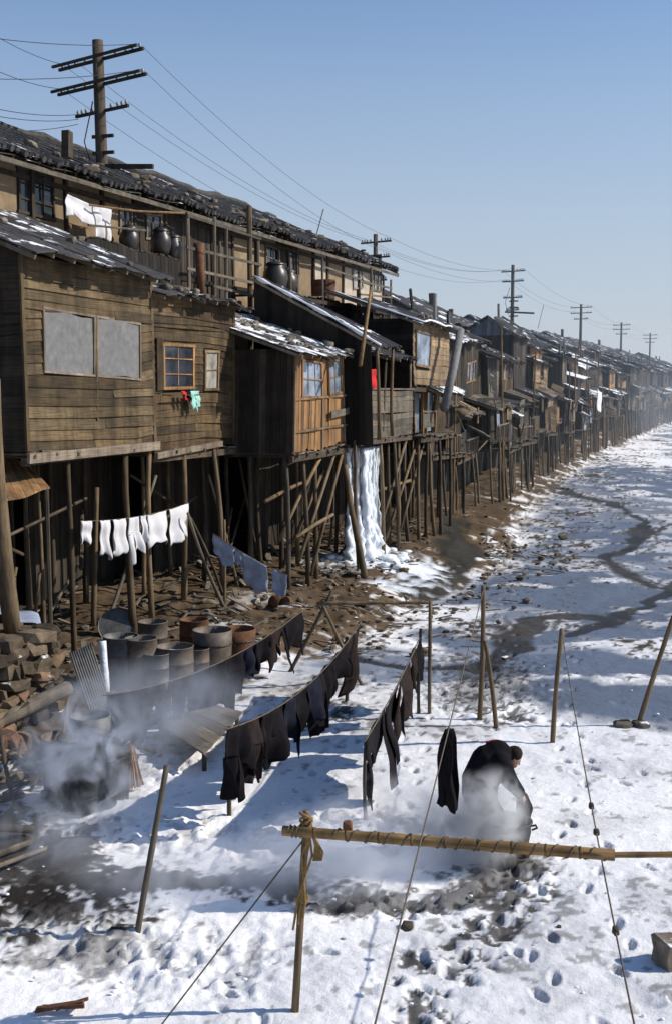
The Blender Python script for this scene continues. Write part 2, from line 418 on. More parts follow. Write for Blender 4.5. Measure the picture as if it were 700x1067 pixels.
    for k, (pts, wd) in enumerate(st_lines):
        dd = dist_poly(vx, vy, pts)
        wet = np.maximum(wet, sw(1.15, .8, dd / (wd * (1.6, 1.1, 1.5, 3.4, 1.4)[k] * (.7 + .9 * n3) * 1.5)))
        cw = (.34, .62, .26, .5, .28)[k] * (.4 + 1.4 * n3)
        cw = cw * (.35 + 1.3 * vnoise(x * .55, y * .3, 140 + k)); core = np.maximum(core, sw(1.1, .7, dd / cw)); chan = sw(1.15, .8, dd / cw) if k == 1 else (chan if k else None)
        if k != 1: core = np.maximum(core, .8 * sw(1.3, .5, np.abs(dd - wd * 1.25) / .10) * sw(.5, .58, n1))
    icep = np.zeros_like(x)
    for (px, py, rx, ry) in ((650, 560, 3.6, 7), (600, 610, 6.5, 4.4), (670, 715, 2.4, 3.4), (690, 500, 5.5, 14), (560, 600, 3.4, 3), (620, 690, 3.2, 1.5), (530, 660, 2.5, 1.5), (690, 650, 3, 3)):
        c = gp(px, py); q = np.hypot((wx - c.x) / rx, (wy - c.y) / ry)
        icep = np.maximum(icep, sw(1.15, .7, q * .92 + (n3 - .5) * 1.1 + (n1 - .5) * .6))
    mot = fbm(x, y * .55, 4.5, 5, 131); icep = np.maximum(icep, .85 * sw(.53, .60, mot) * sw(20, 30, y))
    icep = icep * (1 - .9 * sw(.60, .66, n1 + (n5 - .5) * .4))
    h -= wet * .03 + core * .02 + icep * .02
    ice = np.clip(np.maximum(icep, wet * .9), 0, 1) * riverbed
    # colours
    snow = np.array([.90, .89, .885]); dirt = np.array([.092, .066, .043]); mud = np.array([.032, .028, .025]); icec = np.array([.10, .13, .185]); gry = np.array([.42, .42, .43])
    c = np.tile(snow, (x.size, 1))
    mixv = lambda c, col, f: c + (col - c) * np.clip(f, 0, 1)[:, None]
    c = mixv(c, np.array([.7, .71, .74]), sw(.45, .7, n3) * .6)
    c = mixv(c, gry, sw(.62, .76, n1 + (n3 - .5) * .5) * .35 * riverbed)
    c = c + ((icec[None, :] * (.6 + .9 * n3)[:, None]) - c) * (ice * (.97 - .5 * sw(.5, .62, n1)))[:, None]
    c = mixv(c, np.array([.03, .029, .028]), core * .93)
    # dirty specks all over the bed, more of them near the bank
    nb = sw(9, 0, -d)
    far = sw(18, 34, y)
    c = mixv(c, dirt * .8, sw(.60 - .07 * nb, .66 - .07 * nb, n2 * .6 + n5 * .4 + (n1 - .5) * .7 + (n3 - .5) * .4 - .25 + .09 * far + .09 * nb) * (.12 + .8 * far))
    c = mixv(c, dirt * .55, sw(.70, .74, n5 + (n1 - .5) * .5 + (n3 - .5) * .3 - .05 * (1 - far) + .03 * nb) * (.5 + .35 * far))
    c = mixv(c, mud, sw(.47, .52, n5 * .6 + n6 * .4 + (n1 - .5) * .35 + (tr - .85) * .25 - .04) * sw(.3, .6, tr) * .85 * (.35 + .65 * sw(.5, 1.0, x + .9)))
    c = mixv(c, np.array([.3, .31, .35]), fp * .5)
    for pts, wd, k in ((pl((20, 925), (120, 918), (240, 925), (330, 918)), .42, .97), (pl((365, 935), (430, 925), (520, 905), (545, 890)), .30, .8), (pl((0, 870), (40, 900), (60, 930)), .9, .95), (pl((30, 985), (110, 985), (100, 1000)), .3, .6),
                       (pl((505, 725), (515, 700)), .8, .6)):
        q = dist_poly(wx, wy, pts) / wd
        c = mixv(c, mud, sw(1.25, .75, q + (n2 - .5) * 1.5 + (n5 - .5) * 2.0 + (n6 - .5) * 1.2) * k)
    bl = sw(.64, .69, n1 * .6 + n5 * .4 + (mot - .5) * .5) * sw(20, 30, y); c = mixv(c, np.array([.06, .052, .045]), bl * .8)
    # the bank: earth with snow lying in the hollows
    bank = sw(-.45, .5, d + (n1 - .5) * 2.4 + (n5 - .5) * 1.6)
    es = np.clip(sw(.68, .76, n1 + (n2 - .5) * .5), 0, 1) * sw(5, .5, d)
    dcol = dirt[None, :] * (.55 + .95 * n2 + .5 * (n3 - .5))[:, None]
    dcol = dcol + (np.array([.17, .12, .075]) - dcol) * (sw(.52, .66, n1) * .45)[:, None]
    bk = mixv(dcol, snow * .9, es * .85)
    c = c + (bk - c) * bank[:, None]
    c = mixv(c, np.array([.05, .047, .041]) * (.8 + .4 * n2[:, None]), chan)
    ap = gp(385, 583, .6); q = np.hypot((wx - ap.x) / 2.2, (wy - ap.y) / 2.0)
    c = mixv(c, np.array([.72, .76, .82]), sw(1.3, .5, q + (n2 - .5) * 1.3)); icea = sw(1.2, .5, q)
    ap = gp(425, 600, .2); q = np.hypot((wx - ap.x) / 1.4, (wy - ap.y) / 2.5)
    c = mixv(c, np.array([.72, .76, .82]), sw(1.2, .5, q + (n2 - .5) * 1.8))
    # terrace at the wall: earth
    h += bank * (n2 - .5) * .12
    co = np.stack([x, y, h], 1).astype(np.float32)
    nr, nc = shp
    idx = np.arange(nr * nc).reshape(nr, nc)
    f = np.stack([idx[:-1, :-1], idx[:-1, 1:], idx[1:, 1:], idx[1:, :-1]], -1).reshape(-1, 4)
    me = bpy.data.meshes.new('ground')
    me.vertices.add(len(co)); me.vertices.foreach_set('co', co.ravel())
    me.loops.add(f.size); me.loops.foreach_set('vertex_index', f.ravel().astype(np.int32))
    me.polygons.add(len(f)); me.polygons.foreach_set('loop_start', (np.arange(len(f)) * 4).astype(np.int32))
    try: me.polygons.foreach_set('loop_total', np.full(len(f), 4, dtype=np.int32))
    except Exception: pass
    me.update(calc_edges=True)
    at = me.attributes.new('ground_colour', 'FLOAT_COLOR', 'POINT')
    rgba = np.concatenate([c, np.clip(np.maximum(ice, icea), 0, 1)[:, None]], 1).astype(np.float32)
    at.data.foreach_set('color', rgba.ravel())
    me.polygons.foreach_set('use_smooth', np.ones(len(f), dtype=bool))
    m, nt, b = newmat('snow_and_earth')
    a = nd(nt, 'ShaderNodeAttribute'); a.attribute_name = 'ground_colour'
    pos = nd(nt, 'ShaderNodeNewGeometry').outputs['Position']
    g = noise(nt, pos, 9, 8, .7); g2 = noise(nt, pos, 40, 4, .7)
    c1 = mixc(nt, a.outputs['Color'], ramp(nt, g, [(.3, .9), (.6, 1.02)]), 1.0, 'MULTIPLY')
    sp = math_(nt, 'MULTIPLY', ramp(nt, g2, [(.66, 0), (.74, 1)]), ramp(nt, g, [(.5, 0), (.6, .7)]))
    c1 = mixc(nt, c1, (.12, .1, .08), sp)
    nt.links.new(c1, b.inputs['Base Color'])
    rr = nd(nt, 'ShaderNodeMapRange'); nt.links.new(a.outputs['Alpha'], rr.inputs[0]); rr.inputs[3].default_value = .9; rr.inputs[4].default_value = .62
    nt.links.new(rr.outputs[0], b.inputs['Roughness']); nt.links.new(math_(nt, 'MULTIPLY', a.outputs['Alpha'], .12), b.inputs['Specular IOR Level'])
    bump(nt, b, g, .55, .05)
    me.materials.append(m)
    o = bpy.data.objects.new('ground', me); COL.objects.link(o); tag(o, kind='structure')
make_ground()

# ------------------------------------------------------------------ house kit, in row coordinates (u, -v, z)
def P(u, v, z): return Vector((u, -v, z))
def warp(q):
    u, y, z = q[0], q[1], q[2]; k = min(1.0, max(0.0, (z - .8) / 3.0)); m_ = 1.0 + min(1.0, max(0.0, (u - 24) / 10)) * .8
    return Vector((u + k * m_ * (.035 * math.sin(1.1 * z + .7 * u) + .02 * math.sin(2.7 * z + y)), y + k * m_ * (.03 * math.sin(.9 * u + z) + .02 * math.sin(2.9 * u)),
                   z + k * m_ * (.045 * math.sin(.95 * u + .4 * y + 1) + .03 * math.sin(2.3 * u - .8 * y) + .015 * math.sin(5.1 * u))))
class House:
    def __init__(s, name, label, cat, u, v, group=None):
        s.o = Vector((u, -v, gzr(u, v))); s.root = empty(name, W(u, v, s.o.z), TH)
        tag(s.root, label, cat, group)
    def add(s, name, mb, mat, parent=None, smooth=False, label=None):
        if parent is None: parent = s.root
        mb.v = [warp(q) for q in mb.v]
        o = mb.build(name, M[mat], parent, s.o, smooth)
        if label: o['label'] = label
        return o
def islands(mb):
    par = list(range(len(mb.v)))
    def fd(i):
        while par[i] != i: par[i] = par[par[i]]; i = par[i]
        return i
    for f in mb.f:
        for i in f[1:]: par[fd(i)] = fd(f[0])
    groups = {}; k = 0
    for fi, f in enumerate(mb.f): groups.setdefault(fd(f[0]), []).append((f, mb.uv[k:k + len(f)], mb.c[fi])); k += len(f)
    out = []
    for g in groups.values():
        m = MB(); mp = {}
        for f, u_, c_ in g:
            for i in f:
                if i not in mp: mp[i] = len(m.v); m.v.append(mb.v[i])
            m.face([mp[i] for i in f], u_, c_)
        out.append(m)
    return out
def add_each(H, name, mb, mat, parent=None):
    return [H.add(name, m, mat, parent) for m in islands(mb)]
def tn(lo=.75, hi=1.2):
    k = random.uniform(lo, hi); w = random.uniform(-.05, .05)
    r_ = random.random()
    if r_ < .05: k *= 1.45
    elif r_ < .12: k *= .55
    return (k * (1 + w), k, k * (1 - w))
def front(u, v, z, out=0.0): return P(u, v + out, z)
def plank_wall(mb, axis, a0, a1, z0, z1, c, bw, horiz=True, holes=(), thick=.025, lo=.75, hi=1.2, ragged=0.0, sgn=1, a1top=None):
    """boards on the plane v=c (axis 'u') or u=c (axis 'v'); sgn is the side they face"""
    def pt(a, z, out): return P(a, c + out * sgn, z) if axis == 'u' else P(c + out * sgn, a, z)
    if horiz:
        z = z0
        while z < z1 - .02:
            h = min(bw * random.uniform(.82, 1.15), z1 - z); segs = [(a0, a1)]
            for (h0, h1, k0, k1) in holes:
                if z + h * .5 > k0 and z + h * .5 < k1:
                    ns = []
                    for (s0, s1) in segs:
                        if h1 <= s0 or h0 >= s1: ns.append((s0, s1)); continue
                        if h0 > s0: ns.append((s0, h0))
                        if h1 < s1: ns.append((h1, s1))
                    segs = ns
            for (s0, s1) in segs:
                x = s0
                while x < s1 - .01:
                    e = min(s1, x + random.uniform(1.4, 3.6))
                    if s1 - e < .35: e = s1
                    j = random.uniform(-.008, .008); o1 = thick * random.uniform(.9, 1.5); o0 = thick * .35
                    k = random.uniform(-ragged, ragged)
                    zb = z + j - .012; zt = z + h + j * .5 + .004
                    pts = [pt(x, zb, 0), pt(x, zb, o1), pt(x, zt, o0), pt(x, zt, -.004),
                           pt(e - .004, zb + k * .3, 0), pt(e - .004, zb + k * .3, o1 * random.uniform(.9, 1.2)), pt(e - .004, zt, o0), pt(e - .004, zt, -.004)]
                    mb.hexa(pts, e - x, h, tn(lo, hi)); x = e
            z += h
    else:
        x = a0
        while x < a1 - .01:
            wd = min(bw * random.uniform(.75, 1.25), a1 - x); segs = [(z0, z1)]
            for (h0, h1, k0, k1) in holes:
                if x + wd * .5 > h0 and x + wd * .5 < h1:
                    ns = []
                    for (s0, s1) in segs:
                        if k1 <= s0 or k0 >= s1: ns.append((s0, s1)); continue
                        if k0 > s0: ns.append((s0, k0))
                        if k1 < s1: ns.append((k1, s1))
                    segs = ns
            for (s0, s1) in segs:
                if s1 - s0 < .03: continue
                o1 = thick * random.uniform(.5, 1.4); kb = random.uniform(-ragged, ragged * .4) if s0 == z0 else 0; g = random.uniform(.003, .012)
                pts = [pt(x, s0 + kb, 0), pt(x + wd - g, s0 + kb, 0), pt(x + wd - g, s0 + kb, o1), pt(x, s0 + kb, o1),
                       pt(x, s1, 0), pt(x + wd - g, s1, 0), pt(x + wd - g, s1, o1), pt(x, s1, o1)]
                mb.hexa(pts, s1 - s0, wd, tn(lo, hi))
            x += wd
def window(H, u0, u1, z0, z1, v, cols=2, rows=3, fw=.06, frame='orange', pane='glass', out=.03, name='window', parent=None, bar=.03):
    fb = MB(); yy = v + out
    for (a, b, c, d) in ((u0, u1, z0, z0 + fw), (u0, u1, z1 - fw, z1)): fb.box(P((a + b) / 2, yy, (c + d) / 2), (b - a + fw, .07, d - c), tn())
    for a in (u0 + fw / 2, u1 - fw / 2): fb.box(P(a, yy, (z0 + z1) / 2), (fw, .064, z1 - z0 - 2 * fw), tn())
    for k in range(1, cols): fb.box(P(u0 + (u1 - u0) * k / cols, yy, (z0 + z1) / 2), (bar, .045, z1 - z0 - 2 * fw), tn())
    for k in range(1, rows): fb.box(P((u0 + u1) / 2, yy, z0 + (z1 - z0) * k / rows), (u1 - u0 - 2 * fw, .041, bar), tn())
    f = H.add(name, fb, frame, parent)
    pb = MB(); pb.quad([P(u0 + .02, yy - .012, z0 + .02), P(u1 - .02, yy - .012, z0 + .02), P(u1 - .02, yy - .012, z1 - .02), P(u0 + .02, yy - .012, z1 - .02)])
    H.add('pane', pb, pane, f)
    return f
def board_roof(H, u0, u1, ve, ze, vb, zb, mat='roofboard', bw=.22, thick=.03, along='slope', stones=0, name='roof', rag=.12, rafters=True, lo=.7, hi=1.25):
    mb = MB(); x = u0
    if along == 'slope':
        while x < u1 - .02:
            wd = min(bw * random.uniform(.7, 1.3), u1 - x); o = random.uniform(0, .02); e = random.uniform(-rag, rag)
            s = (zb - ze) / (ve - vb); ve2 = ve + e; ze2 = ze - e * s
            n = 3
            for k in range(n):
                f0, f1 = k / n, (k + 1) / n
                va, vb_ = ve2 + (vb - ve2) * f0, ve2 + (vb - ve2) * f1; za, zb_ = ze2 + (zb - ze2) * f0, ze2 + (zb - ze2) * f1
                if k: va += .12; za -= .12 * s
                oo = o + k * .012
                pts = [P(x, va, za + oo), P(x + wd, va, za + oo), P(x + wd, va, za + oo + thick), P(x, va, za + oo + thick),
                       P(x, vb_, zb_ + oo), P(x + wd, vb_, zb_ + oo), P(x + wd, vb_, zb_ + oo + thick), P(x, vb_, zb_ + oo + thick)]
                mb.hexa(pts, abs(va - vb_), wd, tn(lo, hi))
            x += wd
    else:   # wavy sheets
        nu = int((u1 - u0) / .05)
        for k in range(2):
            def fn(a, b):
                f = (k + b * 1.06) / 2; f = min(f, 1.0)
                return P(u0 + a * (u1 - u0), ve + (vb - ve) * f, ze + (zb - ze) * f + .018 * math.sin(a * (u1 - u0) * 52) - k * .0 + (1 - k) * .02 * b + .02)
            mb.grid(fn, nu, 4, 1.0, (u1 - u0), 1)
    r = H.add(name, mb, mat)
    if rafters:
        rb = MB(); n = max(2, int((u1 - u0) / .7)); s = (zb - ze) / (ve - vb)
        for k in range(n + 1):
            u = u0 + .06 + (u1 - u0 - .12) * k / n + random.uniform(-.03, .03); dv = .02
            rb.beam(P(u, ve - .05, ze - .05), P(u, vb, zb - .05), .06, .08, tn())
        H.add('rafters', rb, 'trim', r)
    if stones:
        sb = MB(); rnd = random.Random(int(u0 * 100)); s = (zb - ze) / (ve - vb)
        for k in range(stones):
            u = rnd.uniform(u0 + .1, u1 - .1); f = rnd.uniform(.03, .95); a = rnd.uniform(.12, .32)
            sb.stone(P(u, ve + (vb - ve) * f, ze + (zb - ze) * f + .07), (a, a * rnd.uniform(.6, 1), a * rnd.uniform(.4, .7)), rnd, rnd.uniform(.5, 1.2), Matrix.Rotation(rnd.uniform(0, 3), 3, 'Z'))
        add_each(H, 'roof_stone', sb, 'stone', r)
    return r
def tile_roof(H, u0, u1, ve, ze, vb, zb, name='roof'):
    mb = MB(); s = (zb - ze) / (ve - vb)
    def sag(u): return .02 * math.sin(u * .7) + .015 * math.sin(u * 1.9 + 1)
    mb.grid(lambda a, b: P(u0 + a * (u1 - u0), ve + (vb - ve) * b, ze + (zb - ze) * b + sag(u0 + a * (u1 - u0))), int((u1 - u0) * 2), 4)
    mb.grid(lambda a, b: P(u0 + a * (u1 - u0), ve + (vb - ve) * (1 - b), ze + (zb - ze) * (1 - b) - .12 + sag(u0 + a * (u1 - u0))), int((u1 - u0) * 2), 4)
    u = u0 + .1
    while u < u1:
        n = 9; e = random.uniform(-.05, .05)
        for k in range(n):
            f0, f1 = k / n, (k + 1) / n + .01
            j = random.uniform(-.015, .015)
            q0 = P(u + j, ve + e + (vb - ve - e) * f0, ze - e * s + (zb - ze + e * s) * f0 + .02 + sag(u)); q1 = P(u + j, ve + e + (vb - ve - e) * f1, ze - e * s + (zb - ze + e * s) * f1 + .02 + sag(u))
            mb.tube([q0, q1], [.085, .07], 6, random.uniform(.6, 1.4))
        u += .27 * random.uniform(.92, 1.08)
    r = H.add(name, mb, 'tile')
    rg = MB(); pts = [P(u0 + (u1 - u0) * k / 40, vb, zb + .12 + sag(u0 + (u1 - u0) * k / 40) + random.uniform(-.04, .04)) for k in range(41)]
    rg.tube(pts, [random.uniform(.11, .17) for _ in pts], 8); H.add('ridge', rg, 'tile', r)
    return r
def stilt(H, u, v, zt, du=0, dv=0, r=.075, mat='log', into=.3, name='stilt', base=None):
    zb = gzr(u + du, v + dv) if base is None else base
    n = 6; pts = []; k1 = random.uniform(-.05, .05); k2 = random.uniform(-.05, .05)
    zz = zb - into; kk = 1 + into / max(.2, (zt - zb))
    for i in range(n):
        t = i / (n - 1); b = math.sin(t * math.pi)
        pts.append(P(u + du * kk * (1 - t) + k1 * b, v + dv * kk * (1 - t) + k2 * b, zz + (zt - zz) * t))
    mb = MB(); mb.tube(pts, [r * (1.15 - .3 * i / (n - 1)) * random.uniform(.93, 1.07) for i in range(n)], 8, tn(.8, 1.25)); return H.add(name, mb, mat, smooth=True)
def floor_deck(H, u0, u1, v0, v1, z, mat='grey', joists=True):
    mb = MB(); n = max(2, int((v0 - v1) / .5))
    x = u0
    while x < u1 - .02:
        wd = min(random.uniform(.18, .3), u1 - x); e = random.uniform(-.06, .04)
        mb.box(P(x + wd / 2, (v0 + e + v1) / 2, z), (wd - .008, v0 + e - v1, .04), tn()); x += wd
    f = H.add('floor', mb, mat)
    if joists:
        jb = MB()
        jb.beam(P(u0 - .1, v0 - .08, z - .12), P(u1 + .1, v0 - .08, z - .12 + random.uniform(-.05, .05)), .12, .16, tn())
        jb.beam(P(u0 - .1, v1 + .2, z - .12), P(u1 + .1, v1 + .2, z - .12), .12, .16, tn())
        for k in range(int((u1 - u0) / .8) + 1): jb.beam(P(u0 + .1 + k * .8, v0 + .08, z - .06), P(u0 + .1 + k * .8, v1, z - .06), .08, .07, tn())
        H.add('joists', jb, 'logdark', f)
    return f
def backing(H, u0, u1, vf, z0, z1, vb, name='shade_backing'):
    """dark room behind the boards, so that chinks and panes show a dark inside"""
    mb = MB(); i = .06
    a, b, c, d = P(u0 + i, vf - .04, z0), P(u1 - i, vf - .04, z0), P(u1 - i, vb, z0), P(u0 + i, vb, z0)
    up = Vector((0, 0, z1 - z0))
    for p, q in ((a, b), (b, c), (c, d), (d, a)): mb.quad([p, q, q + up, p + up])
    H.add(name, mb, 'black')  # sheets painted near-black to stand for the shade indoors

# ---------------- house one: clapboard house with grey shuttered panels
def house_one():
    H = House('clapboard_house', 'brown clapboard house on tall stilts with two grey sheet panels in its wall', 'house', 0, 0)
    zf, zt, u1 = 4.92, 8.82, 5.3
    r0 = (row(47, 391, 0), row(47, 334, 0)); w1 = (row(46, 390, 0)[0], row(98, 392, 0)[0]); w2 = (row(101, 390, 0)[0], row(145, 392, 0)[0])
    z0, z1 = 6.5, 7.75
    holes = [(w1[0], w1[1], z0, z1), (w2[0], w2[1], z0, z1)]
    mb = MB(); plank_wall(mb, 'u', 0, u1, zf, zt, 0, .215, True, holes, lo=.6, hi=1.35, ragged=.09, thick=.035)
    wl = H.add('wall', mb, 'clap')
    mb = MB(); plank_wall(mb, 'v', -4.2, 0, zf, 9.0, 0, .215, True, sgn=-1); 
    H.add('side_wall', mb, 'dark')  # darker timber than the front: shade of this end put into the colour
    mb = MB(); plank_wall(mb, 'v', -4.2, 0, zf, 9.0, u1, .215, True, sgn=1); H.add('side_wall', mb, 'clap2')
    backing(H, 0, u1, 0, zf, zt, -4)
    tr = MB()
    for a in (0.0, u1 - .02): tr.box(P(a, .035, (zf + zt) / 2), (.11, .05, zt - zf), tn())
    tr.box(P((w1[1] + w2[0]) / 2, .04, 6.65), (.07, .06, 2.3), tn())
    add_each(H, 'corner_board', tr, 'clap')
    for w_ in (w1, w2):
        pb = MB()
        def fn(a, b): return P(w_[0] + a * (w_[1] - w_[0]), .035 + .01 * math.sin(a * 7 + w_[0]) * math.sin(b * 5), z0 + b * (z1 - z0))
        pb.grid(fn, 8, 6); p = H.add('shutter_panel', pb, 'tin', label='grey sheet panel closing a window opening')
        fb = MB()
        for zz in (z0 - .02, z1 + .02): fb.box(P((w_[0] + w_[1]) / 2, .05, zz), (w_[1] - w_[0] + .06, .05, .05), tn())
        for uu in (w_[0], w_[1]): fb.box(P(uu, .05, (z0 + z1) / 2), (.05, .046, z1 - z0 - .01), tn())
        H.add('panel_frame', fb, 'trim', p)
    floor_deck(H, -.05, u1, .1, -4.2, zf - .06)
    sb = MB(); sb.beam(P(-.12, .12, zf - .12), P(u1 + .05, .12, zf - .1), .07, .2, tn()); H.add('sill_beam', sb, 'trim')
    board_roof(H, -.35, 5.35, .62, 8.78, -3.5, 10.36, 'roofboard', .3, stones=10, rag=.05)
    for (u, v, du, dv, r, mt) in ((1.55, -.05, -.02, .1, .06, 'log'), (3.9, 0, .2, .05, .085, 'log'), (5.1, .0, .1, -.05, .07, 'log'), (2.2, -1.2, .1, 0, .05, 'log'), (.3, -1.5, 0, 0, .07, 'logdark'), (.2, -3.6, 0, 0, .07, 'logdark'),
                                  (1.6, -3.0, 0, .1, .06, 'logdark'), (3.2, -2.2, 0, 0, .06, 'log'), (4.8, -2.6, 0, 0, .07, 'logdark'), (3.0, -3.9, 0, 0, .07, 'logdark'), (5.1, -4.0, 0, 0, .07, 'logdark')):
        stilt(H, u, v, zf - .14, du, dv, r, mt)
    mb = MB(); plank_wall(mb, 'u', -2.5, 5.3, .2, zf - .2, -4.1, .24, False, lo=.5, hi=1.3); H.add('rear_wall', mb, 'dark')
    b = MB(); b.tube([P(.4, -.8, 3.1), P(4.2, -1.2, 3.6)], .035, 6); b.tube([P(2.6, -.4, 2.2), P(5.0, -1.8, 3.2)], .05, 6); b.tube([P(.2, -1.6, 3.3), P(3.0, -2.2, 2.4)], .04, 6); H.add('brace', b, 'logdark')
    return H
H1 = house_one()
def house_two():
    H = House('clapboard_house', 'small brown board house with an orange six pane window and rusty stovepipe', 'house', 5.32, 0)
    u0, u1, zf, zt = 5.36, 10.0, 4.68, 8.5
    a = row(170, 407, 0), row(203, 360, 0); c = row(214, 408, 0), row(229, 366, 0)
    W1 = (a[0][0], a[1][0], a[0][1], a[1][1]); W2 = (c[0][0], c[1][0], c[0][1], c[1][1])
    side = (row(163, 407, 0)[0], W1[0], W1[2], W1[3] + .12)
    mb = MB(); plank_wall(mb, 'u', u0, u1, zf, zt, -.06, .2, True, [W1, W2], lo=.6, hi=1.35, ragged=.06, thick=.03); H.add('wall', mb, 'clap2')
    mb = MB(); plank_wall(mb, 'v', -3, -.06, zf, zt, u1, .2, True, sgn=1); H.add('side_wall', mb, 'dark')
    backing(H, u0, u1, -.06, zf, zt, -3)
    window(H, *W1, -.04, 2, 3, .075, 'orange', 'glass'); window(H, *W2, -.04, 1, 2, .07, 'tan', 'paper')
    sb = MB(); sb.box(P((side[0] + side[1]) / 2, 0, (side[2] + side[3]) / 2), (side[1] - side[0] - .04, .05, side[3] - side[2]), .8); H.add('shutter', sb, 'clap2')
    rb = MB(); um = (W1[0] + W1[1]) / 2
    rb.tube([P(W1[0] - .05, .2, W1[2] - .14), P(W1[1] + .05, .2, W1[2] - .14)], .018, 6)
    for uu in (W1[0], W1[1]): rb.tube([P(uu, -.04, W1[2] - .12), P(uu, .2, W1[2] - .14)], .015, 6)
    H.add('drying_rod', rb, 'logdark')
    tr = MB()
    for aa in (u0 + .02, u1): tr.box(P(aa, -.02, (zf + zt) / 2), (.1, .05, zt - zf), tn())
    tr.box(P(7.2, -.02, zt - .75), (4.4, .04, .06), tn())
    add_each(H, 'corner_board', tr, 'clap2')
    floor_deck(H, u0, u1, .05, -3, zf - .06)
    sb = MB(); sb.beam(P(u0 - .1, .1, zf - .1), P(u1 - 1.0, .1, zf - .02), .1, .15, tn()); H.add('sill_beam', sb, 'trim')
    board_roof(H, 5.3, 10.35, .42, 8.4, -2.4, 9.15, 'roofboard', .26, stones=24)
    pu, pz = row(209, 307, -1.0); cb = MB(); cb.tube([P(pu, -1.0, 8.6), P(pu, -1.0, 10.2)], .12, 14); cb.lathe([(.13, 0), (.14, .03), (.13, .06)], 14, P(pu, -1, 9.9)); H.add('stovepipe', cb, 'rust', smooth=True)
    for (u, v, du, dv, r, mt) in ((6.9, .0, .1, -.1, .08, 'log'), (8.6, .02, .1, .2, .08, 'log'), (9.7, -.4, .1, .1, .07, 'log'), (6.0, -2.4, 0, 0, .07, 'logdark'), (7.6, -1.6, 0, 0, .06, 'log'), (8.8, -2.7, 0, 0, .07, 'logdark'), (9.9, -2.0, 0, 0, .06, 'log')):
        stilt(H, u, v, zf - .12, du, dv, r, mt)
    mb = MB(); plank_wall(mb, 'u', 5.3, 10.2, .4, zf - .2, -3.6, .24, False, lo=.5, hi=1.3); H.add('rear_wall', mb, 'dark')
    b = MB(); b.tube([P(5.6, -.8, 2.4), P(9.6, -1.0, 3.2)], .04, 6); b.tube([P(6.6, -1.4, 3.9), P(9.8, -1.6, 2.8)], .04, 6); H.add('brace', b, 'logdark')
house_two()
def house_three():
    H = House('shack', 'projecting shack with dark side wall and sunlit orange front below a snowy roof', 'shack', 10.0, 1.7)
    u0, u1, v, zf, zt = 10.05, 14.2, 1.72, 4.48, 7.15
    mb = MB(); plank_wall(mb, 'v', -1.4, v, zf - .1, 7.3, u0, .2, False, sgn=-1, ragged=.08, lo=.5, hi=1.4); H.add('side_wall', mb, 'dark')  # end turned from the sun, its shade painted in with dark timber
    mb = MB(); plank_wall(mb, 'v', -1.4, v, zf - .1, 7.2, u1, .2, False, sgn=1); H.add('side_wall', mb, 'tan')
    a = row(312, 411, v), row(333, 378, v); b = row(340, 411, v), row(355, 378, v)
    W1 = (a[0][0], a[1][0], 5.95, 7.0); W2 = (b[0][0], b[1][0], 5.95, 7.0)
    mb = MB(); plank_wall(mb, 'u', u0, u1, zf, zt, v, .21, False, [W1, W2], lo=.75, hi=1.25, ragged=.05); H.add('wall', mb, 'orange')
    backing(H, u0, u1, v, zf, 7.2, -1.4)
    window(H, *W1, v + .01, 3, 2, .06, 'orange', 'glassblue'); window(H, *W2, v + .01, 2, 2, .06, 'orange', 'glassblue')
    tr = MB()
    for uu in (u0 + .03, W1[1] + .06, W2[1] + .1): tr.box(P(uu, v + .045, (zf + zt) / 2), (.09, .05, zt - zf), tn())
    tr.box(P((u0 + u1) / 2, v + .06, 5.9), (u1 - u0, .045, .07), tn()); tr.box(P((u0 + u1) / 2, v + .06, 5.0), (u1 - u0, .045, .06), tn())
    add_each(H, 'wall_batten', tr, 'tan')
    gb = MB(); gb.beam(P(12.6, v + .12, 5.42), P(15.2, v + .12, 5.5), .05, .2, 1.1); H.add('cross_board', gb, 'grey')
    floor_deck(H, u0 - .05, u1 + .1, v + .1, -1.4, zf - .08)
    board_roof(H, 9.75, 15.6, 2.15, 7.1, -1.8, 8.42, 'rooflight', .3, stones=60, rag=.2)
    st = [(10.1, 1.5, 0, .05), (11.2, 1.6, 0, .1), (12.3, 1.5, .1, 0), (14.1, 1.65, -.6, 1.0), (10.6, .2, 0, 0), (11.6, .0, 0, .1), (12.6, .3, 0, 0), (13.6, .4, .1, 0), (10.2, -1.1, 0, 0), (13.9, -1.0, 0, 0), (12.0, -1.2, 0, 0)]
    for k, (u, vv, du, dv) in enumerate(st): stilt(H, u, vv, zf - .12, du, dv, .07 if k != 3 else .095, 'log' if k in (2, 3, 7) else 'logdark')
    b = MB()
    for (p, q) in (((10.4, 1.75, 1.4), (13.4, 1.75, 4.3)), ((11.2, 1.8, .9), (14.0, 1.75, 4.2)), ((10.0, 1.3, 2.0), (12.2, 1.7, 4.2)), ((10.0, 1.8, 2.1), (12.8, 1.9, 2.45)), ((11.5, .8, 1.0), (13.8, 1.2, 3.6)), ((10.0, .9, 3.1), (13.6, .7, 3.3))):
        b.tube([P(*p), P((p[0] + q[0]) / 2, (p[1] + q[1]) / 2 + .03, (p[2] + q[2]) / 2 + .04), P(*q)], [.06, .055, .05], 7, tn())
    H.add('brace', b, 'log', smooth=True)
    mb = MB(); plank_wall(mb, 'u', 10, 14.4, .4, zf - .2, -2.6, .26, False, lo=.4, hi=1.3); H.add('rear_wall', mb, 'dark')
house_three()
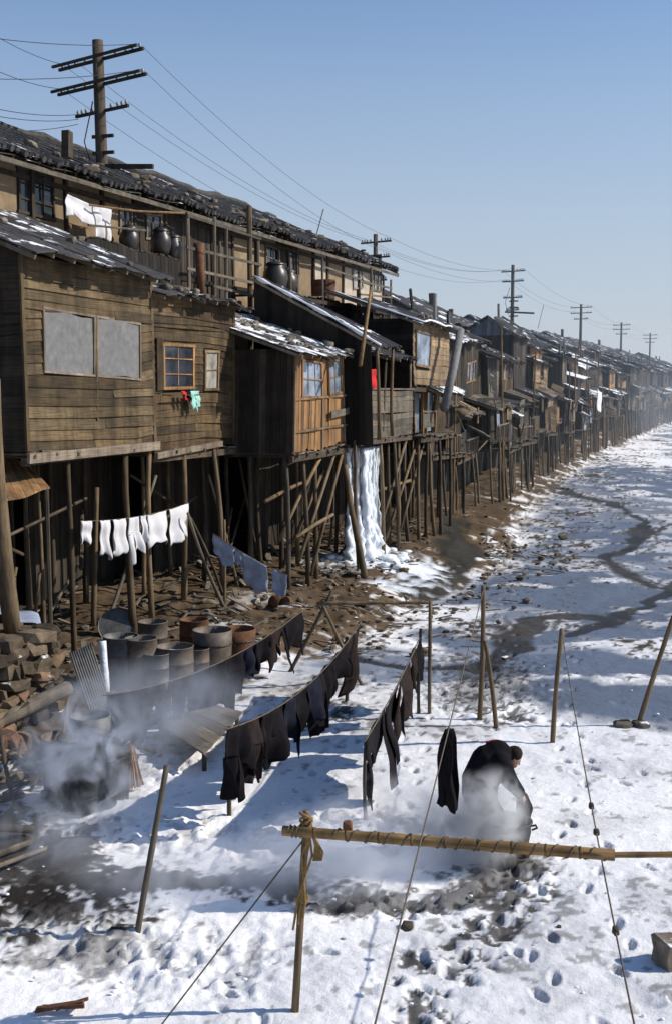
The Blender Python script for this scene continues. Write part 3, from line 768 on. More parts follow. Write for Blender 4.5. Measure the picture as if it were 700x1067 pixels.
def lean_to():
    H = House('lean_to', 'dark narrow lean-to with a snowy sloping edge rising behind the snowy shack roof', 'lean-to', 14.3, 1.0)
    mb = MB()
    x = -1.3
    while x < 2.4:
        wd = random.uniform(.17, .24); zt = 9.5 - (x + wd / 2 + 1.25) * .51; o = random.uniform(.02, .035)
        pts = [P(14.3 - e, a, z) for z in (4.4, zt) for (e, a) in ((0, x), (0, x + wd - .008), (o, x + wd - .008), (o, x))]
        mb.hexa(pts, zt - 4.4, wd, tn(.5, 1.3)); x += wd
    H.add('side_wall', mb, 'black')  # sunless end wall, shade painted in as near-black
    board_roof(H, 14.12, 16.2, 2.95, 7.38, -1.3, 9.55, 'roofdark', .22, rag=.06)
    sb = MB(); n = 14
    sb.tube([P(14.16 + random.uniform(-.02, .02), 2.95 - 4.2 * k / n, 7.44 + 2.15 * k / n) for k in range(n + 1)], [random.uniform(.03, .075) for _ in range(n + 1)], 6); H.add('snow_edge', sb, 'snow', smooth=True)
    mb = MB(); plank_wall(mb, 'u', 14.3, 16.0, 4.5, 7.6, 1.3, .2, False, lo=.4, hi=1.2); H.add('wall', mb, 'dark')
    for u, v in ((14.4, 2.75), (16.0, 2.75)):
        stilt(H, u, v, 7.4, 0, 0, .055, 'log', name='post', base=4.9)
    sb = MB(); sb.tube([P(*[row(374, 372, 2.9)[0], 2.9, 6.9]), P(row(382, 300, 2.2)[0], 2.3, 9.2)], [.06, .045], 8); H.add('leaning_pole', sb, 'bamboo', smooth=True)
lean_to()
def veranda():
    H = House('veranda', 'open dark veranda with a grey plank balustrade above the frozen drainage', 'veranda', 16.0, 2.0)
    u0, u1, v, zf = 15.9, 20.3, 2.1, 4.66
    mb = MB(); plank_wall(mb, 'u', u0, u1, zf - .1, 6.08, v, .2, True, lo=.7, hi=1.25, ragged=.1); H.add('balustrade', mb, 'grey')
    mb = MB(); plank_wall(mb, 'v', .2, v, zf, 6.05, u1, .2, True, sgn=1); plank_wall(mb, 'v', .2, v, zf, 6.05, u0, .2, True, sgn=-1); H.add('balustrade_return', mb, 'grey')
    cb = MB(); cb.box(P((u0 + u1) / 2, v, 6.12), (u1 - u0 + .1, .14, .05), 1.1); H.add('balustrade_cap', cb, 'grey')
    mb = MB(); plank_wall(mb, 'u', u0 - 1.5, 20.7, zf, 8.0, -.2, .2, False, lo=.3, hi=.9); H.add('wall', mb, 'black')  # boards painted near-black for the shade inside the open veranda
    floor_deck(H, u0 - 1.2, u1, v, -.2, zf - .08)
    mb = MB(); plank_wall(mb, 'u', 14.35, 15.5, zf, 5.9, 2.0, .2, False, lo=.8, hi=1.3, ragged=.2); H.add('side_board', mb, 'tan')
    board_roof(H, 15.3, 20.6, 2.3, 7.18, -.3, 7.9, 'roofdark', .25, stones=12, rag=.15)
    for u in (15.4, 17.1, 20.2):
        p = MB(); p.tube([P(u, v - .05, zf - .2), P(u + random.uniform(-.05, .05), v, 7.2)], .055, 7, tn(.9, 1.3)); H.add('post', p, 'log', smooth=True)
    for k, (u, vv, du, dv) in enumerate([(14.3, 2.0, 0, .2), (17.1, 2.0, 0, .1), (18.3, 1.9, .1, 0), (18.6, 2.0, -.2, .2), (19.4, 1.9, 0, 0), (20.2, 1.9, .1, .1), (16.6, .6, 0, 0), (17.9, .5, 0, 0), (19.0, .4, 0, 0), (20.0, .6, 0, 0)]):
        stilt(H, u, vv, zf - .12, du, dv, .065, 'log' if k in (0, 1, 4) else 'logdark')
    b = MB()
    for (p, q) in (((17.0, 1.9, 1.2), (20.0, 2.0, 4.3)), ((18.0, 1.9, 1.1), (21.5, 2.0, 4.4)), ((19.3, 2.0, 1.2), (22.4, 2.0, 4.3)), ((17.4, 1.0, 2.5), (20.3, 2.1, 2.9))): b.tube([P(*p), P(*q)], .055, 7, tn())
    H.add('brace', b, 'log', smooth=True)
    mb = MB(); plank_wall(mb, 'u', 14.4, 20.7, .5, zf - .2, -1.6, .26, False, lo=.4, hi=1.3); H.add('rear_wall', mb, 'dark')
veranda()
def house_four():
    H = House('plank_house', 'upper plank house with a blue curtained window and a long snowy eave', 'house', 20.8, 2.0)
    u0, u1, v, zf, zt = 20.8, 25.6, 2.0, 6.3, 8.5
    W1 = (row(432, 375, v)[0], row(447, 375, v)[0], 6.9, 8.2)
    mb = MB(); plank_wall(mb, 'v', -2.0, v, 4.5, 8.6, u0, .2, True, sgn=-1, lo=.4, hi=1.2); H.add('side_wall', mb, 'black')  # near-black boards carry the shade of this end in their colour
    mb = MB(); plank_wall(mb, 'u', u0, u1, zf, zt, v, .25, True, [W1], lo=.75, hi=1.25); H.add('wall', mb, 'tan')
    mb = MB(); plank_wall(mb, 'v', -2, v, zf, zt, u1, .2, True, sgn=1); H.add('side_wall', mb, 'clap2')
    backing(H, u0, u1, v, zf, zt, -1.9)
    window(H, *W1, v + .01, 3, 1, .09, 'tan', 'glassblue')
    board_roof(H, 20.45, 26.0, 2.5, 8.42, -1.2, 9.6, 'roofdark', .25, stones=8, rag=.05)
    sb = MB(); n = 12
    sb.tube([P(20.5, -1.0 + 3.5 * k / n, 9.58 - 1.1 * k / n) for k in range(n + 1)] + [P(20.5 + 5.4 * k / 16, 2.48, 8.48) for k in range(1, 17)], [random.uniform(.025, .06) for _ in range(n + 17)], 6); H.add('snow_edge', sb, 'snow', smooth=True)
    floor_deck(H, u0, u1, v, -1.9, zf - .06)
    mb = MB(); plank_wall(mb, 'u', 21.4, 26.2, 4.5, 6.2, 1.5, .2, False, [(22.6, 23.6, 4.5, 6.0), (24.4, 25.4, 4.5, 6.0)], lo=.5, hi=1.3); H.add('lower_wall', mb, 'dark')
    db = MB()
    for u in (22.5, 23.65, 24.3, 25.45): db.box(P(u, 1.56, 5.25), (.12, .1, 1.6), tn())
    add_each(H, 'door_post', db, 'orange')
    for u in (22.6, 24.4): mb = MB(); mb.quad([P(u, 1.45, 4.5), P(u + 1, 1.45, 4.5), P(u + 1, 1.45, 6.0), P(u, 1.45, 6.0)]); H.add('door', mb, 'glassblue')
    board_roof(H, 22.6, 26.4, 2.6, 5.95, 1.5, 6.4, 'rooflight', .22, name='porch_roof', rag=.15)
    floor_deck(H, 20.9, 26.2, 2.3, -1.6, 4.4)
    rb = MB(); rb.tube([P(20.8, 2.3, 5.3), P(22.8, 2.35, 5.3)], .04, 6); rb.box(P(21.7, 2.3, 4.95), (1.7, .04, .5), .8); H.add('railing', rb, 'grey')
    for k, (u, vv, du, dv) in enumerate([(21.0, 2.1, 0, .1), (22.0, 2.2, 0, 0), (22.6, 2.1, .2, .2), (23.7, 2.2, 0, .1), (24.6, 2.0, -.2, .1), (25.9, 2.1, 0, 0), (21.5, .8, 0, 0), (23.2, .9, 0, 0), (24.8, .7, 0, 0), (26.0, .5, 0, 0)]):
        stilt(H, u, vv, 4.35, du, dv, .065, 'log' if k in (0, 2) else 'logdark')
    mb = MB(); plank_wall(mb, 'u', 20.6, 26.4, .5, 4.3, -1.7, .26, False, lo=.4, hi=1.2); H.add('rear_wall', mb, 'dark')
    pb = MB(); a = row(479, 343, 2.8); b = row(463, 428, 2.8)
    pb.tube([P(b[0], 2.8, b[1]), P((a[0] + b[0]) / 2 + .05, 2.8, (a[1] + b[1]) / 2), P(a[0], 2.8, a[1])], [.16, .17, .15], 10); pb.tube([P(a[0], 2.8, a[1] - .05), P(a[0] - .1, 2.2, a[1] + .12)], .16, 10); H.add('drainpipe', pb, 'tin', smooth=True)
house_four()

# ---------------- long upper tenement with tile roof
def tenement():
    H = House('tenement', 'long upper tenement with dark tiled roof and plaster panels behind the front houses', 'tenement', -3, -3.6)
    u0, u1, v, z0, zt = -3.0, 34.6, -3.6, 7.5, 11.75
    wins = []
    def rect(px0, py0, px1, py1): a = row(px0, py1, v); b = row(px1, py0, v); return (a[0], b[0], a[1], b[1])
    for r_, c_, n_ in ((rect(19, 186, 55, 224), 3, 3), (rect(124, 216, 137, 244), 2, 2), (rect(152, 226, 166, 250), 2, 2), (rect(275, 258, 290, 280), 2, 2), (rect(300, 262, 312, 286), 2, 2), (rect(367, 277, 377, 300), 3, 2), (rect(386, 282, 395, 302), 3, 2)):
        wins.append((r_, c_, n_))
    holes = [q[0] for q in wins]
    mb = MB(); seg = u0; k = 0; cuts = [u0]
    while cuts[-1] < u1 - 2.5: cuts.append(cuts[-1] + random.uniform(1.5, 2.1))
    cuts[-1] = u1
    fb = MB(); pb = MB(); cb = MB()
    for a, b in zip(cuts[:-1], cuts[1:]):
        m_ = (a + b) / 2
        hs = [h for h in holes if h[1] > a and h[0] < b]
        if 11 < m_ < 17: kind = 'wood'
        elif m_ > 25: kind = random.choice(['cream', 'cream', 'wood', 'plaster'])
        else: kind = random.choice(['plaster', 'plaster', 'wood'])
        if m_ < 11: kind = 'plaster'
        if kind == 'wood': mb = MB(); plank_wall(mb, 'u', a, b, z0, zt, v, .2, False, hs, lo=.7, hi=1.4); H.add('board_wall', mb, 'dark')
        else:
            tgt = pb if kind == 'plaster' else cb
            xs = sorted({a, b} | {min(max(x, a), b) for h in hs for x in h[:2]}); zs = sorted({z0, zt} | {z for h in hs for z in h[2:]})
            for x0, x1 in zip(xs[:-1], xs[1:]):
                for y0, y1 in zip(zs[:-1], zs[1:]):
                    if x1 - x0 < .01 or any(h[0] - .01 <= x0 and x1 <= h[1] + .01 and h[2] - .01 <= y0 and y1 <= h[3] + .01 for h in hs): continue
                    tgt.quad([P(x0, v, y0), P(x1, v, y0), P(x1, v, y1), P(x0, v, y1)], random.uniform(.85, 1.1))
        fb.box(P(a, v + .03, (z0 + zt) / 2), (.13, .1, zt - z0), tn())
    for zz in (z0 + 2.1, zt - .35): fb.box(P((u0 + u1) / 2, v + .02, zz), (u1 - u0, .09, .12), tn())
    add_each(H, 'plaster_panel', pb, 'plaster'); add_each(H, 'pale_panel', cb, 'cream'); H.add('timber_frame', fb, 'dark')
    backing(H, u0, u1, v - .1, z0, zt, -12)
    for (r_, c_, n_) in wins: window(H, *r_, v, c_, n_, .07, 'dark' if r_[0] < 9 else 'trim', 'paper' if r_[0] > 30 else 'glass')
    mb = MB(); plank_wall(mb, 'v', -12, v, z0, 12.4, u1, .25, False, sgn=1); H.add('end_wall', mb, 'dark')
    tr_ = tile_roof(H, u0 - .3, u1 + .6, -2.9, 11.72, -9.2, 14.35)
    rb = MB()
    u = u0
    while u < u1 + .4: rb.beam(P(u, -2.95, 11.58), P(u, -4.2, 12.1), .08, .1, tn()); u += .55
    H.add('rafters', rb, 'dark'); fbb = MB(); fbb.beam(P(u0 - .3, -2.93, 11.52), P(u1 + .6, -2.93, 11.52), .05, .12, tn()); H.add('eave_board', fbb, 'grey')
    bk = MB(); bk.quad([P(u0, -12, 5), P(u1, -12, 5), P(u1, -12, 12.9), P(u0, -12, 12.9)]); bk.quad([P(u0 - .3, -9.2, 14.3), P(u1 + .6, -9.2, 14.3), P(u1 + .6, -12.5, 12.9), P(u0 - .3, -12.5, 12.9)]); H.add('rear_slope', bk, 'tile')
    c = MB(); a = yp(70, 153, 33); b_ = UV(a)
    c.box(P(b_[0], b_[1], a.z + .1), (.22, .22, .7), 1); H.add('chimney', c, 'mortar')
    # tubs and clutter along the ridge of the eave
    sb = MB(); rnd = random.Random(3)
    for k in range(70):
        uu = rnd.uniform(8, 34); f = rnd.uniform(.0, .5); aa = rnd.uniform(.12, .3)
        sb.stone(P(uu, -2.9 - 6.3 * f, 11.72 + 2.63 * f + .14), (aa * 1.6, aa, aa * .6), rnd, rnd.uniform(.4, 1.2), Matrix.Rotation(rnd.uniform(0, 3), 3, 'Z'))
    add_each(H, 'roof_stone', sb, 'stone', tr_)
    low = MB(); plank_wall(low, 'u', -16, 34.6, .1, 7.5, v - .9, .25, False, lo=.4, hi=1.2); H.add('lower_wall', low, 'dark')
tenement()

def platform():
    H = House('drying_platform', 'tall weathered timber lattice platform beside the rusty stovepipe', 'platform', 11.2, -2.0)
    dk = MB(); x = 11.2
    while x < 16.4: dk.box(P(x, -2.55, 8.7), (.2, 1.5, .04), tn()); x += .215
    H.add('deck', dk, 'grey')
    xs = [row(196, 260, -1.9)[0], row(222, 270, -1.9)[0], row(236, 275, -1.9)[0], row(262, 280, -1.9)[0], row(270, 280, -1.9)[0]]
    tops = [11.25, 11.2, 11.1, 12.0, 11.0]
    for u, t, mt in zip(xs, tops, ('grey', 'grey', 'grey', 'log', 'grey')):
        p = MB(); p.tube([P(u, -1.9, 7.0), P(u + random.uniform(-.05, .05), -1.9, t)], .055 if mt == 'grey' else .09, 7, tn(.9, 1.3)); H.add('post', p, mt)
    for (z, a, b) in ((11.15, 0, 4), (10.25, 0, 4), (9.65, 0, 4), (9.15, 1, 4)):
        p = MB(); p.beam(P(xs[a] - .1, -1.85, z), P(xs[b] + .1, -1.85, z - random.uniform(0, .1)), .05, .08, tn(.9, 1.3)); H.add('rail', p, 'grey')
    for u in (11.4, 13.6, 16.0):
        p = MB(); p.tube([P(u, -3.2, 4.0), P(u, -3.2, 11.0)], .05, 7, .8); H.add('post', p, 'grey')
    p = MB(); p.tube([P(11.3, -1.9, 11.2), P(9.0, -2.4, 11.0), P(7.4, -2.9, 10.9)], .03, 6); H.add('drying_pole', p, 'bamboo')
    H = House('jar_platform', 'rickety plank deck with thin rails holding big jars below the tiled eave', 'platform', 17, -1.5)
    dk = MB(); x = 16.6
    while x < 28: dk.box(P(x, -2.1, 9.3), (.2, 2.1 + random.uniform(-.1, .1), .04), tn()); x += .215
    H.add('deck', dk, 'grey')
    bm_ = MB(); bm_.beam(P(16.6, -1.1, 9.2), P(28, -1.1, 9.2), .1, .14, 1); H.add('edge_beam', bm_, 'dark')
    fr = MB(); x = 16.6
    while x < 28: fr.box(P(x, -1.15, 8.1), (.18, .03, 2.0 + random.uniform(-.2, .2)), tn(.5, 1.3)); x += .2
    H.add('skirt_boards', fr, 'black')
    for u in (17.0, 20.0, 24.2, 25.6, 27.0, 27.9):
        p = MB(); p.tube([P(u, -1.1, 6.5), P(u + random.uniform(-.08, .08), -1.1, random.uniform(10.4, 11.1))], .045, 7, tn(.8, 1.3)); H.add('post', p, 'grey')
    for (z, a, b) in ((10.3, 24.0, 28), (9.8, 24.0, 28), (10.35, 20, 24.2)):
        p = MB(); p.beam(P(a, -1.06, z), P(b, -1.06, z + random.uniform(-.1, .1)), .04, .07, tn(.9, 1.3)); H.add('rail', p, 'grey')
platform()
def shelf():
    H = House('roof_shelf', 'dark plank shelf on posts above the board house roof holding black jars', 'shelf', 6.2, -2.2)
    dk = MB(); x = 6.0
    while x < 11.0: dk.box(P(x, -2.75, 9.9), (.2, 1.25 + random.uniform(-.1, .1), .04), tn()); x += .215
    H.add('deck', dk, 'dark')
    fr = MB(); x = 6.0
    while x < 11.0: h_ = random.uniform(.7, 1.1); fr.box(P(x, -2.1, 9.86 - h_ / 2), (.2, .03, h_), tn(.5, 1.3)); x += .215
    H.add('skirt_boards', fr, 'black')
    for u in (6.2, 8.4, 10.8):
        for v in (-2.2, -3.3): p = MB(); p.tube([P(u, v, 4.5), P(u, v, 9.9)], .05, 7); H.add('post', p, 'logdark')
    b = MB(); b.tube([P(6.0, -2.1, 10.2), P(9.0, -2.1, 10.45)], .03, 6); H.add('rail', b, 'grey')
shelf()
def jar(px, py, v, h, name='storage_jar', label='', lid=True, z=None):
    u, zz = row(px, py, v); z = zz if z is None else z
    e = empty(name, W(u, v, z)); tag(e, label, 'jar', 'dark storage jars among the houses')
    b = MB(); r = h * .42
    b.lathe([(0.02, 0), (r * .62, 0), (r * .85, h * .25), (r, h * .55), (r * .93, h * .78), (r * .7, h * .92), (r * .74, h), (r * .64, h), (r * .6, h * .9)], 18); b.build('jar_body', M['jar'], e, smooth=True)
    if lid:
        l = MB(); l.lathe([(r * .8, h), (r * .8, h + .03), (r * .5, h + .1), (.05, h + .13), (.05, h + .18), (.001, h + .19)], 16); l.build('lid', M['jar'], e, smooth=True)
    return e
jar(287, 303, -2.2, 1.05, label='big dark jar on the plank deck beside a smaller jar', z=9.32)
jar(300, 303, -2.0, .85, label='smaller dark jar close beside the big jar on the plank deck', z=9.32)
jar(168, 262, -2.6, .72, label='dark round bellied jar on the roof beside the lattice platform', z=9.92)
jar(180, 258, -3.1, .75, label='lidded jar behind the round jar next to the lattice platform', z=9.92)
jar(135, 252, -3.1, .7, label='squat black jar below the small upper window', z=9.92)
def wooden_tub(u, v, z, r, h, label, mat='rust'):
    e = empty('tub', W(u, v, z)); tag(e, label, 'tub')
    b = MB(); b.lathe([(.01, .02), (r * .9, .02), (r * .9, 0), (r, h), (r * .93, h), (r * .84, .06), (.01, .06)], 18); b.build('tub_body', M[mat], e, smooth=False)
    for zz in (.18, .75):
        g = MB(); k = r * (.9 + .1 * zz) + .008; g.lathe([(k, h * zz), (k + .008, h * zz + .015), (k, h * zz + .03)], 18); g.build('hoop', M['iron'], e)
wooden_tub(22.3, -1.9, 9.32, .42, .85, 'brown hooped tub standing on the plank deck among rails')
_n = [0]
# ------------------------------------------------------------------ the far rows of shacks, generated one by one
VO_U = [26, 45, 60, 100, 250]; VO_V = [1.2, .7, .1, -1.0, -1.5]
def vo(u): return float(np.interp(u, VO_U, VO_V))
CN = {'dark': 'dark plank', 'grey': 'grey plank', 'tan': 'tan plank', 'orange': 'orange plank', 'clap2': 'brown plank', 'clap': 'olive brown plank', 'trim': 'pale plank'}
def far_shack(idx, u0, u1, wm, lm, rm, label, gable=False, two=True, cloth=None, near=False):
    rnd = random.Random(idx * 7 + 1); random.seed(idx * 13 + 5)
    v = vo((u0 + u1) / 2) + rnd.uniform(-.5, .4); g = gzr((u0 + u1) / 2, v)
    H = House('stilt_shack', label, 'shack', u0, v, 'stilt shacks along the far bank'); H.root.rotation_euler = (R(rnd.uniform(-1.2, 1.2)), R(rnd.uniform(-1.6, 1.6)), TH + R(rnd.uniform(-5, 5)))
    L = u1 - u0; zf = g + rnd.uniform(2.3, 3.1); zm = zf + rnd.uniform(2.0, 2.8); zt = zm + rnd.uniform(1.7, 3.0)
    if gable: zt = 9.35
    elif idx in LOW: zt = min(zt, 7.7); zm = min(zm, zt - 1.9); zf = min(zf, zm - 1.8)
    vu = v - rnd.uniform(.2, 1.9)
    # upper storey
    hw = rnd.uniform(.8, 1.3); wn = []
    nw = rnd.choice([1, 1, 2])
    for k in range(nw):
        c = u0 + L * (k + .5) / nw + rnd.uniform(-.3, .3); wn.append((c - hw / 2, c + hw / 2, zm + .8, zm + .8 + rnd.uniform(.9, 1.2)))
    bw = .24 if near else .35
    mb = MB(); plank_wall(mb, 'u', u0, u1, zm, zt, vu, bw, rnd.random() < .4, wn, lo=.55, hi=1.4); H.add('wall', mb, wm)
    mb = MB(); plank_wall(mb, 'v', vu - 3.5, vu, zf, zt + (0 if gable else .3), u0, bw, False, sgn=-1, lo=.5, hi=1.3)
    H.add('side_wall', mb, 'dark')
    mb = MB(); plank_wall(mb, 'v', vu - 3.5, vu, zf, zt, u1, bw, False, sgn=1); H.add('side_wall', mb, 'dark')
    backing(H, u0, u1, vu, zf, zt, vu - 3.4)
    for w_ in wn: window(H, *w_, vu, rnd.choice([2, 3]), rnd.choice([1, 2, 3]), .07, rnd.choice(['tan', 'dark', 'orange', 'trim']), rnd.choice(['glass', 'glassblue', 'paper']))
    if gable:
        pk = (vu - 1.6, zt + 1.15)
        mb = MB()
        x = vu - 3.4
        while x < vu + .2:
            wd = .25; zz = zt + 1.1 - abs(x + wd / 2 - pk[0]) * .62
            mb.hexa([P(u0 - e, a, z) for z in (zt, max(zz, zt + .02)) for (e, a) in ((0, x), (0, x + wd - .01), (.03, x + wd - .01), (.03, x))], 1, .2, tn()); x += wd
        H.add('gable', mb, 'bluegrey')
        board_roof(H, u0 - .4, u1 + .3, vu + .5, zt - .15, pk[0], pk[1], rm, .3, rag=.05)
        board_roof(H, u0 - .4, u1 + .3, vu - 3.7, zt - .15, pk[0], pk[1], rm, .3, rag=.05, rafters=False, name='rear_roof')
    else:
        ov = rnd.uniform(.4, .9); sl = rnd.uniform(.28, .42)
        board_roof(H, u0 - .25, u1 + .2, vu + ov, zt - .05, vu - 3.6, zt - .05 + (3.6 + ov) * sl, rm, .3, stones=rnd.randint(5, 18) if near else 0, rag=.1, rafters=near)
    # lower storey, projecting
    lb = (u0 + rnd.uniform(0, L * .15), u1 - rnd.uniform(0, L * .2)); vl = v
    dr = (lb[0] + (lb[1] - lb[0]) * rnd.uniform(.2, .5),); dr = (dr[0], dr[0] + .9, zf + .05, zf + 1.75)
    open_ = rnd.random() < .35
    mb = MB()
    if open_:
        plank_wall(mb, 'u', lb[0], lb[1], zf, zf + .95, vl, bw, rnd.random() < .5, lo=.6, hi=1.4)
    else: plank_wall(mb, 'u', lb[0], lb[1], zf, zm - .25, vl, bw, rnd.random() < .4, [dr], lo=.6, hi=1.4, ragged=.1)
    H.add('lower_wall', mb, lm)
    mb = MB(); plank_wall(mb, 'v', vu - .5, vl, zf, zm - .3, lb[0], bw, False, sgn=-1, lo=.5, hi=1.2); H.add('lower_side_wall', mb, 'dark')
    bb = MB(); bb.quad([P(u0, vl - .5 if not open_ else vl - 1.2, zf), P(u1, vl - .5 if not open_ else vl - 1.2, zf), P(u1, vl - .5 if not open_ else vl - 1.2, zm), P(u0, vl - .5 if not open_ else vl - 1.2, zm)]); H.add('shade_backing', bb, 'black')  # near-black sheet, indoor shade put into its colour
    board_roof(H, lb[0] - .2, lb[1] + .25, vl + rnd.uniform(.3, .7), zm - .35 - rnd.uniform(0, .2), vu - .1, zm + .08, rnd.choice(['rooflight', 'roofdark', 'roofboard', 'grey']), .3, name='porch_roof', rag=.15, rafters=near)
    floor_deck(H, u0, u1, vl + rnd.uniform(.1, .6), vu - 3.4, zf - .05, 'grey', near)
    nst = max(4, int(L / .85))
    for k in range(nst):
        uu = u0 + .1 + (L - .2) * k / (nst - 1) + rnd.uniform(-.15, .15)
        stilt(H, uu, vl + rnd.uniform(-.1, .3), zf - .05 if rnd.random() < .75 else zf + rnd.uniform(.8, 2.2), rnd.uniform(-.15, .15), rnd.uniform(0, .25), rnd.uniform(.04, .075), rnd.choice(['log', 'logdark', 'logdark']))
    mb = MB(); plank_wall(mb, 'u', u0, u1, g - .2, zf - .1, vu - 1.6, .4, False, lo=.4, hi=1.3); H.add('rear_wall', mb, 'dark')
    if rnd.random() < .6:
        cb = MB(); cu = rnd.uniform(u0 + .5, u1 - .5); cv = vu - rnd.uniform(.2, 2.5); cb.tube([P(cu, cv, zt - .3), P(cu + rnd.uniform(-.06, .06), cv, zt + rnd.uniform(1.2, 2.2))], .09, 8); H.add('stovepipe', cb, rnd.choice(['rust', 'iron', 'tin']), smooth=True)
    if rnd.random() < .6:
        cb = MB(); cu = rnd.uniform(u0 + .5, u1 - .5); cb.tube([P(cu, vl + .35, g), P(cu + rnd.uniform(-.3, .3), vl + .3, zt + rnd.uniform(-.6, .8))], .05, 7); H.add('long_pole', cb, rnd.choice(['log', 'bamboo', 'logdark']))
    if rnd.random() < .7:
        rb = MB(); r0 = rnd.uniform(lb[0], lb[0] + 1); r1 = rnd.uniform(r0 + 1, lb[1]); zz = zf + rnd.uniform(.6, 1)
        rb.beam(P(r0, vl + .45, zz), P(r1, vl + .45, zz), .05, .06)
        for k in range(int((r1 - r0) / .3) + 1): rb.beam(P(r0 + k * .3, vl + .45, zf), P(r0 + k * .3, vl + .45, zz), .03, .04, tn())
        H.add('railing', rb, rnd.choice(['grey', 'trim', 'tan']))
    for _k in range(rnd.randint(1, 3)):
        a_ = rnd.uniform(u0, u1 - 1); wd_ = rnd.uniform(.6, 1.6); top_ = rnd.uniform(zf + .8, zm); hh = rnd.uniform(.6, 1.5); tl = rnd.uniform(-.12, .12); o_ = vl + rnd.uniform(.06, .5)
        mm = MB(); mm.grid(lambda p, q: P(a_ + p * wd_, o_ + .04 * math.sin(p * 9 + _k), top_ - q * hh + tl * p), 8, 3, rnd.uniform(.6, 1.3), hh, wd_)
        H.add('hanging_mat', mm, rnd.choice(['tan', 'orange', 'grey', 'cblue', 'clap2', 'cgrey']))
    if rnd.random() < .6:
        a_ = rnd.uniform(u0, u1 - 1.5); sb = MB(); z_ = rnd.uniform(zf + 1.2, zm + .2); dd = rnd.uniform(.5, 1.0); w2 = rnd.uniform(1.2, 2.2); tl = rnd.uniform(-.25, .25)
        x = 0
        while x < w2:
            sb.hexa([P(a_ + x, vl + dd, z_ - dd * .5 + tl * x), P(a_ + x + .2, vl + dd, z_ - dd * .5 + tl * x), P(a_ + x + .2, vl + dd, z_ - dd * .5 + .03 + tl * x), P(a_ + x, vl + dd, z_ - dd * .5 + .03 + tl * x),
                     P(a_ + x, vl - .1, z_ + tl * x), P(a_ + x + .2, vl - .1, z_ + tl * x), P(a_ + x + .2, vl - .1, z_ + .03 + tl * x), P(a_ + x, vl - .1, z_ + .03 + tl * x)], 1, .2, tn(.6, 1.3)); x += .21
        H.add('awning', sb, rnd.choice(['grey', 'rooflight', 'roofboard', 'tan']))
    for _k in range(rnd.randint(0, 2)):
        a_ = rnd.uniform(u0, u1); sb = MB(); z_ = rnd.uniform(zf, zm); sb.tube([P(a_, vl + .5, z_), P(a_ + rnd.uniform(-2.2, 2.2), vl + rnd.uniform(.3, .9), z_ + rnd.uniform(-.4, 1.2))], .04, 6); H.add('slanting_pole', sb, rnd.choice(['log', 'logdark', 'grey']))
    return H, v, vu, zf, zm, zt
M['bluegrey'] = wood('blue_grey_boards', (.14, .17, .2), .4, grey=.4)
u = 26.7; i = 0; info = []
ug = row(556, 370, .3)[0]; uw = row(612, 370, 0)[0]
rng = random.Random(77); plan = []
while u < 262:
    L = rng.uniform(3.6, 5.4) * (1 if u < 110 else 1.25); plan.append([u, u + L]); u += L + rng.uniform(.05, .5)
gi = min(range(len(plan)), key=lambda k: abs(plan[k][0] - ug)); wi = min(range(len(plan)), key=lambda k: abs((plan[k][0] + plan[k][1]) / 2 - uw))
wcyc = ['tan', 'dark', 'clap2', 'grey', 'dark', 'clap', 'clap2', 'dark', 'orange', 'dark', 'grey', 'clap2', 'dark', 'clap']
LOW = (gi - 1, gi - 2, gi - 3)
for k, (a, b) in enumerate(plan):
    wm = wcyc[(k * 5 + 2) % len(wcyc)]; lm = wcyc[(k * 3 + 1) % len(wcyc)]
    if gi < k < gi + 4: wm = ['tan', 'orange', 'tan'][k - gi - 1]; lm = ['clap2', 'orange', 'dark'][k - gi - 1]
    if a > 110: wm = rng.choice(['dark', 'clap2', 'grey', 'dark', 'tan']); lm = rng.choice(['dark', 'clap2', 'grey', 'tan'])
    rm = rng.choice(['roofboard', 'roofdark', 'roofboard', 'rooflight'])
    if k == wi: rm = 'roofsnow'
    if k < gi: pos = f'{ORD[k + 1]} stilt shack beyond the blue curtained plank house'
    elif k == gi: pos = 'stilt shack with blue grey gable end'
    else: pos = f'{ORD[k - gi]} stilt shack beyond the blue grey gable'
    if k == gi: lab = 'stilt shack with a peaked blue grey gable end facing along the row'
    else:
        extra = CN[wm] + ' above ' + CN[lm] if wm != lm else CN[wm]
        lab = f'{extra} stilt shack, {ORD[k + 1] if k < gi else ORD[k - gi]} beyond ' + ('the upper house with curtained window' if k < gi else 'the blue grey gable')
    info.append(far_shack(k, a, b, wm, lm, rm, lab, gable=(k == gi), near=a < 75))
